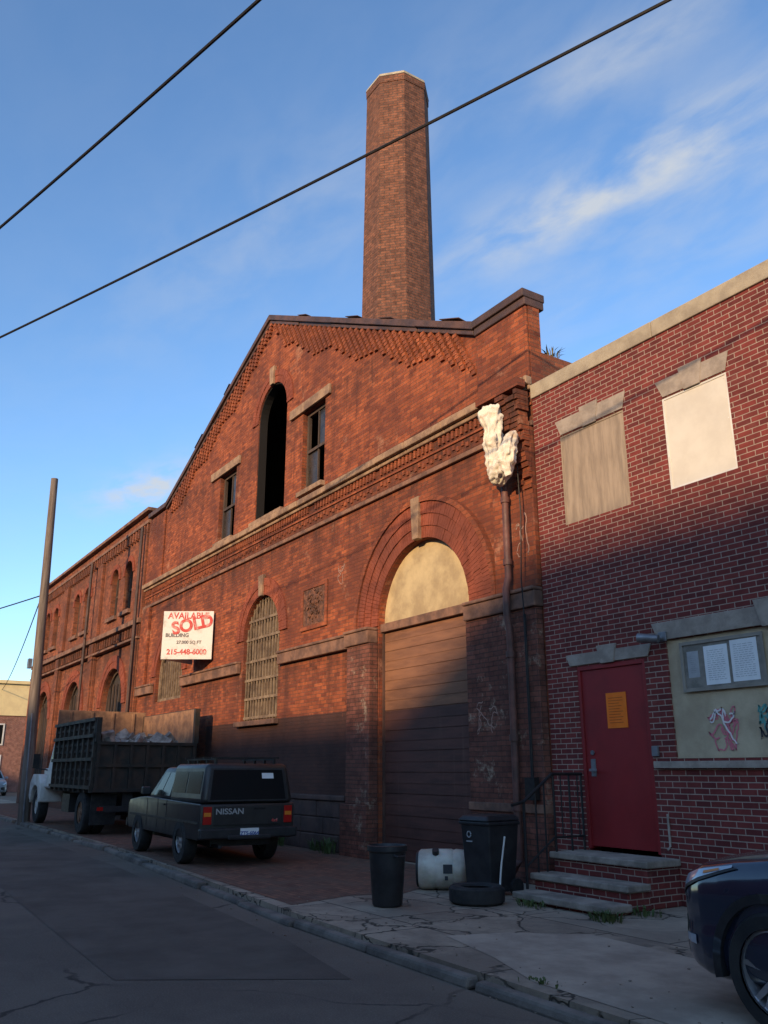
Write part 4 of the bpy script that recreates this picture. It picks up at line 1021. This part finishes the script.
    for y0 in (-1.08, .9):
        g = G(); g.box(1.4, 1.6, y0, y0 + .18, 1.06, 1.2); g.done("wing_mirror", paint, t, bevel=.03)
    for y in (-.75, .55):
        g = G(); g.box(4.40, 4.46, y, y + .2, .8, .98); g.done("tail_light", M_tail, t, bevel=.01)
    return t
M_navy = mat("dark_navy_car_paint", (.014, .022, .042), (.016, .025, .048), 2, .15, bump=0, spec=.8)
M_navy.node_tree.nodes['Principled BSDF'].inputs['Coat Weight'].default_value = .8
suv((-4.36, 5.98, -.02), M_navy, "dark navy compact suv parked on the cracked pavement", rot=rad(0))
M_silver = mat("silver_car_paint", (.30, .31, .33), None, 2, .3, bump=0)
suv((-62, 10.2, -.12), M_silver, "silver car parked in front of distant brick house", rot=rad(180))

# ------------------------------------------------------------------ bins, jug, tyre, stick
wb = thing("wheelie_bin", "tall black plastic wheelie bin beside the steps", "bin", (-9.0, 7.45, 0), rad(6))
g = G(); g.frust((-.21, .21, -.23, .21), .05, (-.25, .25, -.28, .28), .88); g.box(-.27, .27, -.30, .29, .83, .88); g.done("bin_body", M_blackpl, wb, bevel=.02)
g = G(); g.frust((-.27, .27, -.32, .30), .885, (-.22, .22, -.26, .26), .95); g.cyl((-.2, .32, .91), (.2, .32, .91), .02); g.done("lid", M_blackpl, wb, bevel=.02)
for x in (-.24, .24):
    g = G(); g.lathe((x, .2, .1), 'x', [(0, -.03), (.1, -.03), (.1, .03), (0, .03)], 20); g.done("wheel", M_rubber, wb)
g = G(); M_gi = mat("pale_grey_ink", (.4, .4, .4), bump=0); ring(g, -.1, .72, .028, .042, 12, -.276, -.262, 0, 360, .3); g.box(-.15, -.05, -.276, -.262, .63, .645); g.done("logo_mark", M_gi, wb)
rb2 = thing("rubbish_bin", "round black plastic bin standing near the kerb", "bin", (-8.95, 5.85, 0))
g = G(); g.lathe((0, 0, 0), 'z', [(0, .01), (.165, .01), (.175, .03), (.215, .58), (.222, .585), (.235, .60), (.235, .655), (.222, .66), (.205, .62), (.16, .05), (0, .05)], 36); g.done("bin_body", M_blackpl, rb2, smooth=30)
for a in (0, math.pi):
    g = G(); c, s = math.cos(a), math.sin(a); g.tube([(c * .23 - s * .06, s * .23 + c * .06, .56), (c * .28 - s * .05, s * .28 + c * .05, .55), (c * .28 + s * .05, s * .28 - c * .05, .55), (c * .23 + s * .06, s * .23 - c * .06, .56)], .012); g.done("handle", M_blackpl, rb2)
jg = thing("plastic_drum", "dirty white translucent plastic drum lying on its side", "drum", (-9.72, 7.25, 0), rad(50))
M_jug = mat("dirty_white_plastic", (.64, .58, .48), (.42, .36, .28), 3, .4, bump=.05)
M_jug.node_tree.nodes['Principled BSDF'].inputs['Subsurface Weight'].default_value = .3
g = G(); zc_ = .25; g.lathe((0, 0, zc_), 'x', [(0, -.36), (.15, -.36), (.21, -.345), (.243, -.30), (.25, -.14), (.240, -.12), (.240, -.10), (.25, -.08), (.25, .10), (.240, .12), (.240, .14), (.25, .16), (.240, .27), (.20, .335), (.12, .365), (0, .37)], 40); g.done("drum_body", M_jug, jg, smooth=40)
g = G(); g.lathe((0, 0, zc_), 'x', [(0, -.365), (.19, -.365), (.22, -.355), (.225, -.33)], 30); g.cyl((-.1, -.14, .45), (-.1, -.17, .50), .045); g.cyl((.33, .08, .32), (.385, .08, .32), .035); g.done("cap", M_blackpl, jg, smooth=30)
g = G(); g.box(.0, .12, -.2535, -.249, .22, .33); g.box(.02, .06, -.2535, -.246, .14, .19); g.done("label_mark", M_ink, jg)
ty = thing("old_tyre", "worn black tyre lying flat on the pavement", "tyre", (-8.55, 6.85, 0))
g = G(); g.lathe((0, 0, .1), 'z', [(.19, -.09), (.29, -.098), (.325, -.07), (.33, 0), (.325, .07), (.29, .098), (.19, .09), (.175, .07), (.20, .05), (.20, -.05), (.175, -.07), (.19, -.09)], 40); g.done("tread", M_rubber, ty, smooth=40)
st = thing("wooden_stick", "thin pale broken stick leaning beside the black bin", "stick", (-8.66, 7.28, 0))
g = G(); g.tube([(0, 0, 0), (-.06, .1, .35), (-.09, .2, .7)], .012, 6); g.done("stick", M_white, st)

# weeds
def weed(loc, n, h, lab, spread=.14, mt=M_leaf):
    t = thing("weed", lab, "weed", loc, group="weeds growing in pavement cracks"); g = G()
    for k in range(n):
        a = random.uniform(0, 6.28); r = random.uniform(0, spread); L_ = random.uniform(.4, 1) * h; lean = random.uniform(.1, .9)
        bx, by = r * math.cos(a), r * math.sin(a) * .6; w_ = random.uniform(.005, .016); q = a + random.uniform(-1, 1)
        d_ = Vector((math.cos(q), math.sin(q), 0)); sdv = Vector((-d_.y, d_.x, 0)) * w_
        p = Vector((bx, by, 0)); m1 = p + d_ * lean * L_ * .4 + Vector((0, 0, L_ * .7)); e = p + d_ * lean * L_ + Vector((0, 0, L_ * .85))
        g.poly([p - sdv * .4, p + sdv * .4, m1 + sdv, m1 - sdv]); g.poly([m1 - sdv, m1 + sdv, e])
    g.done("leaves", mt, t, recalc=False)
random.seed(3)
for loc, n, h in (((-6.85, 7.2, 0), 120, .13), ((-8.0, 7.2, 0), 70, .10), ((-6.85, 7.75, 0), 50, .12), ((-6.4, 8.55, 0), 60, .2), ((-14.9, 8.4, 0), 60, .35), ((-15.6, 8.5, 0), 40, .3), ((-17.0, 8.45, 0), 50, .3), ((-10.6, 8.5, 0), 40, .2), ((-5.2, 4.75, 0), 20, .05)):
    weed(loc, n, h, "small green weeds at the foot of the brickwork", .22)
M_dry = mat("dry_weed", (.16, .12, .06), (.09, .09, .035), 8, .8, bump=0)
weed((-9.3, 9.35, 8.0), 60, .32, "dry weeds growing on top of the roof edge", .18, M_dry)
weed((-9.35, 10.4, 8.0), 50, .28, "dry weeds growing on top of the roof edge", .3, M_dry)

# ------------------------------------------------------------------ utility pole & cables
po = thing("utility_pole", "tall leaning weathered wooden utility pole at the kerb", "utility pole", (-29.1, 5.76, 0))
g = G(); g.cyl((0, 0, -.1), (.15, -.30, 10.95), .185, .115, 16)
g.done("pole", mat("weathered_pole_wood", (.22, .17, .135), (.12, .09, .072), 5, .9, bump=.4, bscale=10, stretch=(3, 3, .2)), po, smooth=40)
g = G(); g.tube([(.2, -.05, 0), (.2, -.15, 3.2)], .03); g.box(-.1, .12, -.42, -.31, 4.6, 4.9); g.done("conduit", M_steel, po)
def cable(pts, r, lab, sag=.3):
    a, b_ = Vector(pts[0]), Vector(pts[1]); t = thing("overhead_cable", lab, "cable", a); g = G()
    P = [(b_ - a) * (i / 40) + Vector((0, 0, -sag * 4 * (i / 40) * (1 - i / 40))) for i in range(41)]
    g.tube(P, r, 6); g.done("wire", M_black, t)
cable([(-22.6, -1.05, 9.3), (3, 9.0, 9.3)], .020, "thick black cable crossing above the street", .25)
cable([(-16.0, -.55, 8.32), (0, 3.87, 8.32)], .019, "black cable sagging high over the street", .20)
cable([(-29, 5.6, 7.4), (-75, 12, 7.6)], .02, "thin cable running from pole to far houses", .6)
cable([(-29, 5.6, 7.0), (-60, -6, 6.6)], .02, "thin cable running from pole across street", .5)
cable([(-29, 5.5, 9.9), (-44.0, 8.6, 8.8)], .012, "thin service cable to the warehouse wall", .2)

# ------------------------------------------------------------------ houses across the street, distant buildings, added shadow blocks
def house_front(name, lab, x0, x1, h, yf, depth, wallm, group, cols=2, cornm=M_stone):
    o_ = ((x0 + x1) / 2, yf, 0); t = thing(name, lab, "house", o_, 0, group)
    g = G(o_); g.box(x0, x1, yf - depth, yf, 0, h); g.done("wall", wallm, t)
    g = G(o_); g.box(x0, x1, yf + .001, yf + .3, h - .5, h + .05); g.done("cornice", cornm, t)
    n = cols; zz = .9; row = 0
    while zz < h - 2.3:
        for k in range(n):
            cx = x0 + (x1 - x0) * (k + .5) / n
            if row == 0 and k == 0:
                g = G(o_); g.box(cx - .5, cx + .5, yf + .001, yf + .05, 0.02, 2.2); g.done("door", M_wood, t); continue
            g = G(o_); g.plate(rect(cx - .55, cx + .55, zz, zz + 1.5), [rect(cx - .47, cx + .47, zz + .08, zz + 1.42)], yf + .001, yf + .06); wn = g.done("window", M_white, t)
            g = G(o_); g.box(cx - .47, cx + .47, yf + .001, yf + .02, zz + .08, zz + 1.42); g.done("pane", M_glass, wn)
        zz += 2.5 if h < 10 else 4.2; row += 1
xs = [(-62, 5.4), (-46, 5.3), (-34, 5.4), (-22, 5.3), (-12, 5.5), (-2, 5.4), (12, 5.5)]
for (a, h), (b_, _) in zip(xs, xs[1:]):
    house_front("row_house", "low brick row house with cornice across the street", a + .01, b_ - .01, h, -4.6, 9, M_brickR, "row houses across the street")
house_front("shadow_block", "unseen tall brick block added to shade the lower walls", -120, 27.2, 22.0, -55, 14, M_brickR, "unseen blocks added to cast shade", 12)  # unseen block added to cast a soft shadow edge on the hall
house_front("shadow_block", "unseen taller brick block added to shade the red building", 27.3, 80, 24.2, -55, 14, M_brickR, "unseen blocks added to cast shade", 6)  # unseen, added taller so shade reaches higher on the red building
od = (-72, 13, 0)
dh = thing("distant_house", "distant brick house with cream yellow upper wall at street end", "house", od)
g = G(od); g.box(-84, -72, 7, 26, -.1, 5.5); g.done("wall", M_brickR, dh)
g = G(od); g.box(-83.9, -71.9, 6.9, 26.1, 5.501, 7.9); g.box(-84, -71.7, 6.8, 26.2, 7.901, 8.15); g.done("upper_wall", mat("cream_yellow_paint", (.78, .60, .30), (.70, .53, .27), 2, .7), dh)
for y in (8.6, 11.6, 14.6):
    for z in (1.0, 3.3):
        g = G(od); g.plate(rect(y - .5, y + .5, z, z + 1.6), [rect(y - .4, y + .4, z + .1, z + 1.5)], -71.999, -71.93, axis='x'); wn = g.done("window", M_white, dh)
        g = G(od); g.box(-71.999, -71.97, y - .4, y + .4, z + .1, z + 1.5); g.done("pane", M_glass, wn)
print("done")
